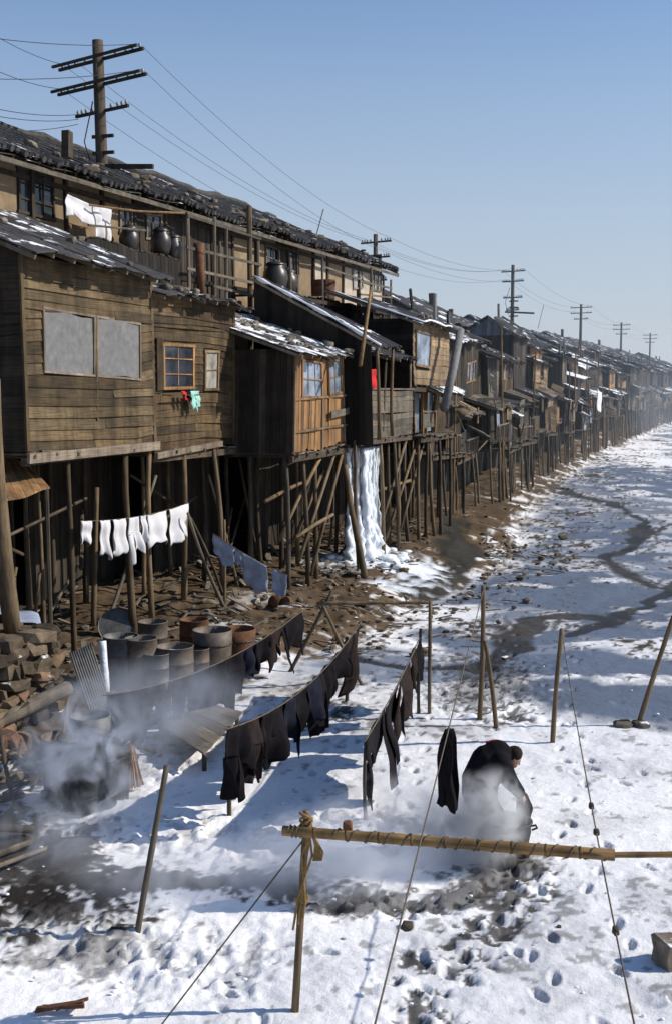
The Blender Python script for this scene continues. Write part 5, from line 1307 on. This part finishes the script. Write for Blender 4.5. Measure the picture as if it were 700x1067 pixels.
# stone retaining wall
H = House('retaining_wall', 'rough stone retaining wall holding up the terrace at the left edge', 'wall', -4, 2.3)
mb = MB(); rnd = random.Random(12)
z = -.1
while z < 2.0:
    hh = rnd.choice([.12, .17, .22, .3, .38]); x = -7.5
    while x < -2.75:
        wd = rnd.choice([.13, .2, .28, .4, .6]) * rnd.uniform(.8, 1.2)
        mb.stone(P(x + wd / 2, 2.24 + rnd.uniform(-.1, .14) - z * .05, z + hh / 2 + rnd.uniform(-.07, .07)), (wd * 1.18, .5, hh * rnd.uniform(1.0, 1.4)), rnd, (lambda q_: (q_, q_ * .9, q_ * .76))(rnd.uniform(.2, .8)) if rnd.random() < .8 else (rnd.uniform(.8, 1.0), rnd.uniform(.65, .75), rnd.uniform(.5, .6)), Matrix.Rotation(rnd.uniform(-.3, .3), 3, 'Y'), .5, .14, ICO if rnd.random() < .4 else ICO1); x += wd
    x = 2.2
    while x > -1.5:
        wd = rnd.uniform(.28, .6)
        mb.stone(P(-2.8 + rnd.uniform(-.05, .08), x - wd / 2, z + hh / 2), (.5, wd * 1.04, hh * 1.05), rnd, (lambda q_: (q_, q_ * .9, q_ * .76))(rnd.uniform(.2, .8)), Matrix.Rotation(rnd.uniform(-.15, .15), 3, 'X'), .5, .12, ICO1); x -= wd
    z += hh * .93
H.add('stones', mb, 'stone')
bk = MB(); bk.box(P(-6.1, 2.05, .9), (6.4, .3, 2.1)); bk.box(P(-3.0, .4, .9), (.3, 3.4, 2.1)); H.add('earth_core', bk, 'mortar')
# props in front of the wall
stick(yp(-40, 771, 18.3), yp(71, 717, 20.5), .12, .13, 'grey', 'fallen_log', 'thick grey log resting on the face of the stone wall', 'log', bend=.02)
two(98, 676, 101, 508, .07, 'log', 'free standing upright post before the clapboard house beside white washing', dy=0)
two(60, 834, 71, 728, .028, 'bamboo', 'thin yellow bamboo cane propped upright before the stone wall', 'bamboo_cane', dy=.5)
mb = MB(); rnd = random.Random(33)
for k in range(120):
    uu = rnd.uniform(-5.2, -2.6); vv = 2.6 + abs(rnd.gauss(0, .7)); p = W(uu, vv); a_ = rnd.uniform(0, 3.14); L = rnd.uniform(.2, .9); z0 = gz(p.x, p.y) + .03 + max(0, .3 - (vv - 2.6) * .25) * rnd.random()
    if rnd.random() < .5: mb.beam(p + Vector((-math.cos(a_) * L / 2, -math.sin(a_) * L / 2, z0)), p + Vector((math.cos(a_) * L / 2, math.sin(a_) * L / 2, z0 + rnd.uniform(-.05, .3))), rnd.uniform(.03, .12), .03, (rnd.uniform(.3, 1.2),) * 3)
    else: s_ = rnd.uniform(.1, .3); mb.stone(p + Vector((0, 0, z0)), (s_, s_, s_ * .7), rnd, rnd.uniform(.25, .8), Matrix.Rotation(a_, 3, 'Z'), .6, .1, ICO1)
o = mb.build('rubble', M['stone']); tag(o, 'heap of broken planks and stones below the stone wall', 'rubble', kind='stuff')
def dark_barrel(px, py, r, h, mat, lab): return drum(px, py, r, h, mat, lab, kind='barrel', water='iron')
dark_barrel(84, 822, .3, .95, 'iron', 'sooty black barrel in the smoke beneath the stone wall'); dark_barrel(106, 818, .26, .85, 'iron', 'smaller sooty barrel beside the plank crate in the smoke')
dark_barrel(66, 812, .3, .85, 'drum', 'brown sooty barrel nearest to the stone wall in the smoke'); dark_barrel(95, 792, .3, .9, 'drumgrey', 'grey barrel behind the sooty black barrels below the corrugated sheet')
drum(203, 688, .3, .85, 'rust', 'rusty drum standing behind the small squeezed drum', water='iron'); drum(160, 692, .3, .85, 'drum', 'brown drum in the second rank of the drum row', water='iron')
p = gp(117, 830, 0); e = empty('plank_crate', p, R(12)); tag(e, 'brown upright plank crate in front of the sooty barrels', 'crate')
mb = MB()
for k in range(3):
    mb.box((-.18 + .15 * k, -.16, .33), (.14, .025, .66 + random.uniform(-.04, .04)), tn()); mb.box((.24, -.1 + .13 * k, .33), (.025, .12, .66), tn(.6, .9)); mb.box((-.26, -.1 + .13 * k, .33), (.025, .12, .66), tn(.6, .9))
mb.build('side_boards', M['clap2'], e); t_ = MB(); t_.box((-.01, .03, .67), (.56, .42, .03)); t_.build('lid', M['dark'], e)
p = gp(137, 816, .1); e = empty('straw_bundle', p); tag(e, 'orange brown straw bundle leaning beside the plank crate', 'straw bundle'); mb = MB(); rnd = random.Random(4)
for k in range(160):
    t = rnd.uniform(0, 6.28); r_ = rnd.uniform(.05, .2); mb.tube([(r_ * math.cos(t), r_ * math.sin(t), -.03), (r_ * .25 * math.cos(t), r_ * .25 * math.sin(t), rnd.uniform(.45, .62))], .009, 4, rnd.uniform(.5, 1.3))
mb.tube([(.1 * math.cos(t), .1 * math.sin(t), .36) for t in [i * .52 for i in range(13)]], .015, 5, .5); mb.build('straws', M['orange'], e)
for k, (a, b, r_, mt, lab) in enumerate([((-20, 905), (40, 878), .05, 'grey', 'grey pole lying at the lower left among debris'), ((-20, 925), (48, 888), .035, 'trim', 'pale split pole lying beside the grey pole at lower left'), ((-25, 880), (35, 868), .07, 'logdark', 'dark beam lying below the stone wall'), ((-10, 860), (24, 832), .06, 'logdark', 'short dark stump of timber at the wall foot')]):
    q0 = gp(*a); q1 = gp(*b); q0.z = gz(q0.x, q0.y) + .12 + .08 * k; q1.z = gz(q1.x, q1.y) + .06; stick(q0, q1, r_, r_ * .8, mt, 'fallen_pole', lab, 'pole', 'timber lying at lower left')
two(20, 845, 0, 760, .035, 'logdark', 'dark stick leaning against the stone wall', 'leaning_stick', dy=.6)
rnd = random.Random(44)
for k in range(16):
    uu = rnd.uniform(.5, 24); vv = rnd.uniform(-2.5, 1.2); p = W(uu, vv); p.z = gz(p.x, p.y) - .1; q = W(uu + rnd.uniform(-2.2, 2.2), vv + rnd.uniform(-.6, .6)); q.z = p.z + rnd.uniform(1.6, 3.6)
    stick(p, q, rnd.uniform(.035, .06), .035, rnd.choice(['log', 'logdark', 'grey']), 'leaning_prop', 'rough timber prop leaning crookedly among the stilts', 'prop', 'crooked props among the stilts', bend=.08)
mb = MB()
for k in range(420):
    uu = rnd.uniform(-1, 26); vv = rnd.uniform(-3.4, 1.5); p = W(uu, vv); a_ = rnd.uniform(0, 3.14); L = rnd.uniform(.1, .9); z0 = gz(p.x, p.y) + .03
    if rnd.random() < .6: mb.beam(p + Vector((-math.cos(a_) * L / 2, -math.sin(a_) * L / 2, z0)), p + Vector((math.cos(a_) * L / 2, math.sin(a_) * L / 2, z0 + rnd.uniform(-.02, .25))), rnd.uniform(.03, .14), .03, (rnd.uniform(.4, 1.9),) * 3)
    else: s_ = rnd.uniform(.06, .24); mb.stone(p + Vector((0, 0, z0)), (s_, s_, s_ * .7), rnd, rnd.uniform(.3, 1.3), Matrix.Rotation(a_, 3, 'Z'), .6, .1, ICO1)
o = mb.build('debris', M['grey']); tag(o, 'scraps of timber and stones littering the earth under the houses', 'debris', kind='stuff')
stick(yp(14, 662, 20.6), yp(-8, 395, 19.6), .15, .13, 'log', 'thick_pole', 'thick bare tree trunk pole standing at the left edge before the house', 'pole', bend=.06, seg=14)
e = House('plank_awning', 'sunlit orange plank awning jutting out below the clapboard house at left', 'awning', -1.2, .4)
mb = MB()
aw = [P(row(-40, 530, .2)[0], .2, row(-40, 530, .2)[1]), P(row(54, 513, .2)[0], .2, row(54, 513, .2)[1]), P(row(30, 484, -1.3)[0], -1.3, row(30, 484, -1.3)[1]), P(row(-50, 476, -1.3)[0], -1.3, row(-50, 476, -1.3)[1])]
for k in range(10):
    f0, f1 = k / 10, k / 10 + .096
    a_, b_, c_, d_ = aw[0].lerp(aw[1], f0), aw[0].lerp(aw[1], f1), aw[3].lerp(aw[2], f1), aw[3].lerp(aw[2], f0); dz = Vector((0, 0, .03))
    mb.hexa([a_, b_, b_ + dz, a_ + dz, d_, c_, c_ + dz, d_ + dz], 2, .3, tn())
e.add('awning_boards', mb, 'orange')
for f in (.1, .95):
    q_ = aw[0].lerp(aw[1], f); b = MB(); b.tube([Vector((q_.x, q_.y, gzr(q_.x, -q_.y))), q_], .05, 7); e.add('post', b, 'logdark')
mb = MB(); plank_wall(mb, 'u', -4.5, 0, 1.7, 4.7, -1.7, .24, False, lo=.5, hi=1.3); e.add('rear_wall', mb, 'dark')
p = W(-.4, -.7, .3); e = empty('dark_crate', W(.2, -.9, gzr(.2, -.9)), TH + .3); tag(e, 'black upright wooden box under the clapboard house', 'box'); mb = MB(); mb.box((0, 0, .65), (.95, .7, 1.3)); mb.build('box_body', M['black'], e); b = MB(); b.box((.3, -.37, .6), (.22, .02, 1.0)); b.build('side_board', M['grey'], e)
o = quadsheet([yp(-6, 640, 21.5), yp(44, 652, 21.8), yp(40, 640, 23.2), yp(-6, 630, 23.2)], 14, 8, .03, 9, 'cblue', 'blue_sheet', 'pale grey blue sheet spread on the terrace by the thick pole', 'sheet')
# lower right block, rag, dark lumps
p = gp(699, 1003); e = empty('stone_block', p, R(15)); tag(e, 'squared grey stone block on the snow at the right edge', 'block'); mb = MB(); mb.stone((0, 0, .13), (.34, .36, .32), random.Random(5), 1, None, .28); mb.build('block_body', M['stone'], e)
p = gp(64, 1052); p.z = gz(p.x, p.y) + .02
mb = MB()
for (x0, y0, x1, y1, wd) in ((-.25, -.02, .22, .05, .09), (-.2, .03, .24, -.03, .06), (-.05, 0, .25, .12, .05)): mb.hexa([Vector((x0, y0 - wd / 2, .0)), Vector((x0, y0 + wd / 2, .0)), Vector((x0, y0 + wd / 2, .03)), Vector((x0, y0 - wd / 2, .03)), Vector((x1, y1 - wd / 2, .05)), Vector((x1, y1 + wd / 2, .03)), Vector((x1, y1 + wd / 2, .07)), Vector((x1, y1 - wd / 2, .09))], .5, .1)
o = mb.build('broken_board', M['rust']); o.location = p; tag(o, 'broken rust brown board lying on the snow at lower left', 'board')
for (px, py, s_, lab) in ((424, 965, .13, 'dark stone on trampled snow left of centre'), (582, 966, .05, 'small dark pebble lying in open snow')):
    p = gp(px, py); p.z = gz(p.x, p.y) + .02; mb = MB(); mb.stone((0, 0, 0), (s_, s_, s_ * .8), random.Random(3), .35); o = mb.build('dark_stone', M['stone']); o.location = p; tag(o, lab, 'stone')
# icefall
u_, z_ = row(378, 466, 1.55); e = empty('icefall', W(u_, 1.55, gzr(u_, 1.55)), TH); tag(e, 'white frozen icefall hanging down from the veranda to the bank', 'icefall')
rnd = random.Random(9); mb = MB(); g0 = 0
zt = z_ - gzr(u_, 1.55)
for k in range(52):
    x = rnd.gauss(0, .4); x = max(-.85, min(.8, x)); y = rnd.uniform(-.25, .25); rr = rnd.uniform(.05, .15); full = abs(x) < .6 or rnd.random() < .4; zb = -.1 if full else zt * rnd.uniform(.2, .7)
    n = 22; pts = []; rad = []
    for i in range(n):
        t = i / (n - 1); pts.append((x + rnd.uniform(-.03, .03) + .04 * math.sin(t * 7 + k) + x * .7 * (1 - t) ** 4 * full, y + .03 * math.sin(t * 9 + k) - .45 * (1 - t) ** 3 * full * rnd.uniform(.2, 1), zb + (zt - zb) * t))
        rad.append(rr * ((.8 + .9 * (1 - t) ** 3) if full else max(.08, t)) * rnd.uniform(.6, 1.4))
    mb.tube(pts, rad, 9, (lambda q_: (q_ * .97, q_ * .99, q_))(rnd.uniform(.55, 1.05)))
mb.build('ice_column', M['ice'], e, smooth=True)
mb = MB()
for k in range(46):
    t = rnd.uniform(0, 6.28); d_ = rnd.uniform(0, 1.9); x, y = d_ * math.cos(t), -.3 + d_ * math.sin(t) * .8; p = W(u_ + x, 1.55 - y); s_ = rnd.uniform(.25, .7) * (1.2 - d_ * .35)
    mb.stone((x, y, gz(p.x, p.y) - gzr(u_, 1.55) + .04), (s_, s_, s_ * .5), rnd, 1, None, .9)
mb.build('ice_mound', M['ice'], e, smooth=True)
# rubble on the bank
CHAN = pl((430, 622), (462, 608), (478, 590), (474, 568), (468, 556))
mb = MB(); rnd = random.Random(21)
for k in range(1700):
    uu = rnd.uniform(-1, 26) if k < 1350 else rnd.uniform(24, 90); f = np.interp(uu, FOOT_U, FOOT_V); v_ = f - rnd.gauss(1.2, 1.7) + (.4 if k % 5 == 0 else 0)
    if v_ < -2.5 or (uu < 5 and v_ > 3.2): continue
    p = W(uu, v_); s_ = abs(rnd.gauss(0, .085)) + .04
    if dist_poly(np.array([p.x]), np.array([p.y]), CHAN)[0] < 1.0: continue
    if rnd.random() < .3:
        a_ = rnd.uniform(0, 3.14); L = rnd.uniform(.15, .55); z0 = gz(p.x, p.y) + .04
        mb.beam(p + Vector((-math.cos(a_) * L / 2, -math.sin(a_) * L / 2, z0)), p + Vector((math.cos(a_) * L / 2, math.sin(a_) * L / 2, z0 + rnd.uniform(-.03, .1))), rnd.uniform(.03, .09), .03, (rnd.uniform(.5, 1.5),) * 3)
    else: mb.stone(p + Vector((0, 0, gz(p.x, p.y) + s_ * .15)), (s_ * 1.3, s_, s_ * .7), rnd, (lambda q_: (q_, q_ * .8, q_ * .6))(rnd.uniform(.3, 1.2)) if rnd.random() < .5 else rnd.uniform(.35, 1.2), Matrix.Rotation(rnd.uniform(0, 3), 3, 'Z'), .7, .2, ICO1)
o = mb.build('rubble', M['stone']); tag(o, 'scattered stones and wood scraps covering the bank slope', 'rubble', kind='stuff')
mb = MB()
for k in range(130):
    q = gp(rnd.uniform(-20, 720), rnd.uniform(640, 1080)); uu, v_ = UV(q)
    if v_ < np.interp(uu, FOOT_U, FOOT_V) + .3: continue
    s_ = rnd.uniform(.02, .06); mb.stone((q.x, q.y, gz(q.x, q.y) + .0), (s_ * 1.5, s_ * 1.2, s_ * .7), rnd, (rnd.uniform(.9, 1.0)) if rnd.random() < .85 else rnd.uniform(.3, .6), None, 1.0, .2)
o = mb.build('snow_clods', M['snow'], smooth=True); tag(o, 'small clods of snow and dirt strewn over the trampled bed', 'clods', kind='stuff')
# ------------------------------------------------------------------ the worker bending over the cauldron
def blob(name, parts, mat, parent=None, vox=.014, smooth=4):
    """tapered capsules fused into one continuous skin"""
    mb = MB()
    for pts, rad, *sq in parts:
        pts = [Vector(p) for p in pts]; n = len(pts)
        if n == 1:
            sc = sq[0] if sq else (1, 1, 1)
            base = len(mb.v)
            for q in ICO[0]: mb.v.append(pts[0] + Vector((q[0] * sc[0], q[1] * sc[1], q[2] * sc[2])) * rad[0])
            for f in ICO[1]: mb.face([base + i for i in f], [(0, 0)] * 3, 1)
            continue
        mb.tube(pts, rad, 14)
        for p, r in zip(pts, rad):
            base = len(mb.v)
            for q in ICO[0]: mb.v.append(p + Vector(q) * r)
            for f in ICO[1]: mb.face([base + i for i in f], [(0, 0)] * 3, 1)
    o = mb.build(name, M[mat])
    m1 = o.modifiers.new('r', 'REMESH'); m1.mode = 'VOXEL'; m1.voxel_size = vox; m1.use_smooth_shade = True
    m2 = o.modifiers.new('s', 'SMOOTH'); m2.iterations = smooth; m2.factor = .5
    bpy.context.view_layer.update()
    ev = o.evaluated_get(bpy.context.evaluated_depsgraph_get()); me = bpy.data.meshes.new_from_object(ev)
    o.modifiers.clear(); o.data = me
    ca = me.attributes.get('tint')
    if ca is None:
        ca = me.attributes.new('tint', 'FLOAT_COLOR', 'FACE')
        ca.data.foreach_set('color', np.ones(len(me.polygons) * 4, dtype=np.float32))
    if not me.materials: me.materials.append(M[mat])
    me.polygons.foreach_set('use_smooth', [True] * len(me.polygons))
    if parent: o.parent = parent
    return o
M['skin'] = plain('skin', (.42, .25, .17), .55, .1, 9, .05)
M['hair'] = plain('hair', (.012, .01, .009), .6, .3, 30, .4)
def hand(c, d, up, side, parts):
    c = Vector(c); d = Vector(d).normalized(); up = Vector(up).normalized(); s_ = d.cross(up).normalized() * side
    parts.append(([c, c + d * .045, c + d * .085], [.026, .034, .034]))
    for k, (L, o) in enumerate(((.085, -.03), (.095, -.01), (.088, .01), (.068, .03))):
        b = c + d * .085 + s_ * o; parts.append(([b, b + d * L * .45 - up * .012, b + d * L * .65 - up * .05, b + d * L * .5 - up * .08], [.0125, .0115, .0105, .009]))
    b = c + d * .03 - s_ * .035; parts.append(([b, b - s_ * .022 + d * .03, b - s_ * .01 + d * .055 - up * .035], [.014, .012, .010]))
pp = gp(512, 884); pp.z = gz(pp.x, pp.y)
per = empty('person', pp, R(8)); tag(per, 'person in padded dark clothes bending over a steaming black cauldron', 'person')
hip, chest, shl, neck, hd = Vector((-.19, 0, .9)), Vector((-.06, 0, 1.25)), Vector((.09, 0, 1.34)), Vector((.2, 0, 1.33)), Vector((.295, 0, 1.29))
HR = Matrix.Rotation(R(42), 3, 'Y')
def hv(x, y, z): return hd + HR @ Vector((x, y, z))
parts = [([hip, (-.15, 0, 1.06), chest, shl, neck, hv(-.03, 0, -.01)], [.15, .14, .155, .13, .06, .075])]
parts += [([hd], [.1], (1.05, .86, 1.05)), ([hv(.06, 0, -.075)], [.062], (1, .95, 1.05)), ([hv(.085, 0, .01), hv(.122, 0, -.032)], [.012, .017]), ([hv(.102, .0, -.078)], [.022], (.8, 1.3, .6)), ([hv(.085, 0, -.115)], [.026], (1, 1, .8))]
for sy in (-1, 1):
    parts += [([hv(.092, sy * .034, .0)], [.014], (.6, 1.2, .8)), ([hv(-.015, sy * .087, -.02)], [.028], (.7, .4, 1.1)),
              ([(-.19, sy * .09, .9), (.04, sy * .13, .5), (-.1, sy * .14, .09)], [.1, .068, .045]), ([(-.12, sy * .14, .05), (.08, sy * .16, .035)], [.045, .036]),
              ([(.07, sy * .19, 1.3), (.18, sy * .23, 1.02), (.36, sy * .12, .80)], [.066, .05, .036])]
    hand((.365, sy * .115, .79), (.5, -sy * .25, -.85), (.75, sy * .3, .5), sy, parts)
blob('body', parts, 'skin', per, .009, 3)
coat = [([(-.18, 0, .8), (-.19, 0, 1.0), (-.08, 0, 1.24), (.06, 0, 1.33), (.16, 0, 1.33)], [.25, .24, .235, .205, .125])]
for sy in (-1, 1):
    coat += [([(-.12, sy * .1, .58), (-.17, sy * .08, .85), (-.06, sy * .12, 1.2), (.06, sy * .16, 1.30)], [.19, .2, .18, .14]), ([(.05, sy * .19, 1.3), (.17, sy * .24, 1.03), (.33, sy * .14, .84)], [.135, .115, .085])]
blob('padded_coat', coat, 'cdark', per, .018, 4)
trs = []
for sy in (-1, 1): trs += [([(-.17, sy * .09, .85), (.05, sy * .13, .5), (-.1, sy * .14, .13)], [.15, .115, .09])]
blob('trousers', trs, 'cgrey', per, .018, 5)
for sy in (-1, 1): blob('shoe', [([(-.13, sy * .14, .045), (-.02, sy * .15, .05), (.1, sy * .16, .035)], [.055, .052, .045])], 'cdark', per, .012, 3)
blob('hair', [([hv(-.025, 0, .02)], [.107], (1.02, .92, 1.0)), ([hv(-.09, 0, -.03)], [.06], (1, 1, 1))], 'hair', per, .012, 3)
blob('headscarf', [([hv(-.03, 0, .035)], [.116], (1.0, .98, .95)), ([hv(-.11, 0, -.02), (.1, 0, 1.45)], [.08, .08])], 'cbrown', per, .012, 3)
mb = MB(); mb.tube([(-.1 + .25 * k / 8, .03, 1.49 - .0 + .03 * math.sin(k / 8 * 3.1)) for k in range(9)], .014, 6); mb.build('red_trim', M['cmaroon'], per, smooth=True)
cp = gp(529, 893); cp.z = gz(cp.x, cp.y); e = empty('cauldron', cp); tag(e, 'round black iron cauldron on stones in front of the worker', 'cauldron')
b = MB(); b.lathe([(.001, .1), (.16, .12), (.27, .24), (.3, .4), (.29, .5), (.32, .52), (.31, .54), (.27, .52), (.26, .44), (.001, .43)], 24); b.build('pot', M['iron'], e, smooth=True)
for t in (.4, 2.5, 4.6): b = MB(); b.stone((.22 * math.cos(t), .22 * math.sin(t), .06), (.2, .2, .2), random.Random(int(t * 9)), .35); b.build('hearth_stone', M['stone'], e)
b = MB()
for sy in (-1, 1): b.tube([(sy * .3, -.07, .42), (sy * .37, -.05, .44), (sy * .37, .05, .44), (sy * .3, .07, .42)], .014, 6)
b.build('handles', M['iron'], e)
wl_ = per.matrix_basis
wc = (Matrix.Translation(pp) @ Matrix.Rotation(R(8), 4, 'Z')) @ Vector((.41, 0, .64))
o = blob('wet_cloth', [([(0, -.06, .06), (.02, .07, .05), (.04, 0, -.08), (.02, -.05, -.2), (-.06, -.1, -.3)], [.07, .085, .12, .09, .06]), ([(.03, .08, 0), (.06, .1, -.16)], [.08, .06])], 'cdark', None, .02, 4); o.location = wc; tag(o, 'dark wet cloth lifted from the cauldron in both hands', 'laundry')
# ------------------------------------------------------------------ steam, smoke and haze
def plume(name, label, c, rad, dens, col, freq, seed, lo=.42, hi=.66, rot=0, aniso=.2):
    m = bpy.data.materials.new(name); m.use_nodes = True; nt = m.node_tree
    for n in list(nt.nodes): nt.nodes.remove(n)
    out = nd(nt, 'ShaderNodeOutputMaterial'); v = nd(nt, 'ShaderNodeVolumePrincipled'); nt.links.new(v.outputs[0], out.inputs['Volume'])
    v.inputs['Color'].default_value = (*col, 1); v.inputs['Anisotropy'].default_value = aniso
    tc = nd(nt, 'ShaderNodeTexCoord').outputs['Object']
    ln = nd(nt, 'ShaderNodeVectorMath', operation='LENGTH'); nt.links.new(tc, ln.inputs[0])
    f = nd(nt, 'ShaderNodeMapRange', interpolation_type='SMOOTHSTEP'); nt.links.new(ln.outputs['Value'], f.inputs[0]); f.inputs[1].default_value = 1.0; f.inputs[2].default_value = .1; f.inputs[3].default_value = 0; f.inputs[4].default_value = 1
    mp = nd(nt, 'ShaderNodeMapping'); mp.inputs['Scale'].default_value = (rad[0], rad[1], rad[2]); mp.inputs['Location'].default_value = (seed * 3.1, seed, 0); nt.links.new(tc, mp.inputs[0])
    nz = nd(nt, 'ShaderNodeTexNoise'); nz.inputs['Scale'].default_value = freq; nz.inputs['Detail'].default_value = 5; nz.inputs['Roughness'].default_value = .55; nz.inputs['Distortion'].default_value = 1.1; nt.links.new(mp.outputs[0], nz.inputs['Vector'])
    r = nd(nt, 'ShaderNodeMapRange', interpolation_type='SMOOTHSTEP'); nt.links.new(nz.outputs['Fac'], r.inputs[0]); r.inputs[1].default_value = lo; r.inputs[2].default_value = hi; r.inputs[3].default_value = 0; r.inputs[4].default_value = 1
    d = math_(nt, 'MULTIPLY', math_(nt, 'MULTIPLY', f.outputs[0], r.outputs[0]), dens); nt.links.new(d, v.inputs['Density'])
    me = bpy.data.meshes.new(name); me.from_pydata(ICO[0], [], ICO[1]); me.materials.append(m)
    o = bpy.data.objects.new(name, me); COL.objects.link(o); o.location = c; o.scale = rad; o.rotation_euler = (0, 0, rot)
    tag(o, label, 'steam' if name == 'steam' else 'smoke', kind='stuff'); return o
g = gp(505, 880); plume('steam', 'white steam billowing around the bending worker', (g.x - .28, g.y - .6, .5), (.9, .55, .8), 10.0, (.97, .97, .98), 2.8, 1, .40, .60)
plume('steam', 'white steam rising from the cauldron in front of the worker', (g.x + .02, g.y - .8, .66), (.52, .35, .8), 11.5, (.97, .97, .98), 3.6, 7, .40, .58)
g = gp(420, 885); plume('steam', 'low drifting steam over the snow left of the worker', (g.x, g.y, .4), (1.6, 1.1, .7), 4.5, (.95, .96, .99), 2.2, 2, .44, .68)
g = gp(345, 930); plume('steam', 'thin steam drifting around the straw bound post', (g.x, g.y + .3, .35), (1.6, 1.0, .7), 3.6, (.9, .93, 1), 1.6, 3, .36, .7)
g = gp(85, 860); plume('smoke', 'grey blue smoke curling up before the stone wall', (g.x, g.y + .2, .7), (1.4, 1.1, 1.6), 4.0, (.8, .86, .97), 2.0, 4, .47, .66)
g = gp(55, 900); plume('smoke', 'low smoke lying over the debris at lower left', (g.x, g.y + .3, .35), (1.1, .9, .55), 3.0, (.8, .86, .97), 1.7, 5, .42, .7)
g = gp(165, 790); plume('smoke', 'thin smoke drifting across the clothes before the drums', (g.x, g.y, .9), (2.1, 1.5, 1.0), 1.1, (.8, .86, .97), 1.2, 6, .3, .7)
g = gp(215, 935); plume('smoke', 'faint smoke over the dark trodden track', (g.x, g.y + .2, .25), (2.2, .9, .55), 2.6, (.88, .92, 1), 1.3, 8, .36, .7)
q = W(120, 6, 3); plume('smoke', 'blue smoke rising beside the distant shacks', q, (14, 10, 7), .03, (.75, .85, 1), .16, 9, .3, .7)
m = bpy.data.materials.new('haze'); m.use_nodes = True; nt = m.node_tree
for n_ in list(nt.nodes): nt.nodes.remove(n_)
out = nd(nt, 'ShaderNodeOutputMaterial'); v = nd(nt, 'ShaderNodeVolumeScatter'); nt.links.new(v.outputs[0], out.inputs['Volume']); v.inputs['Color'].default_value = (.7, .85, 1, 1); v.inputs['Density'].default_value = .0011; v.inputs['Anisotropy'].default_value = .1
bm = bmesh.new(); bmesh.ops.create_cube(bm, size=1); bmesh.ops.scale(bm, vec=(420, 560, 16), verts=bm.verts); bmesh.ops.recalc_face_normals(bm, faces=bm.faces)
me = bpy.data.meshes.new('haze'); bm.to_mesh(me); bm.free(); me.materials.append(m); o = bpy.data.objects.new('haze', me); COL.objects.link(o); o.location = (150, 326, 7.0); tag(o, 'pale blue winter haze over the far end of the river bed', 'haze', kind='stuff')
S.cycles.use_denoising = True; S.cycles.max_bounces = 6; S.cycles.volume_bounces = 2
S.cycles.use_adaptive_sampling = True; S.cycles.adaptive_threshold = .015
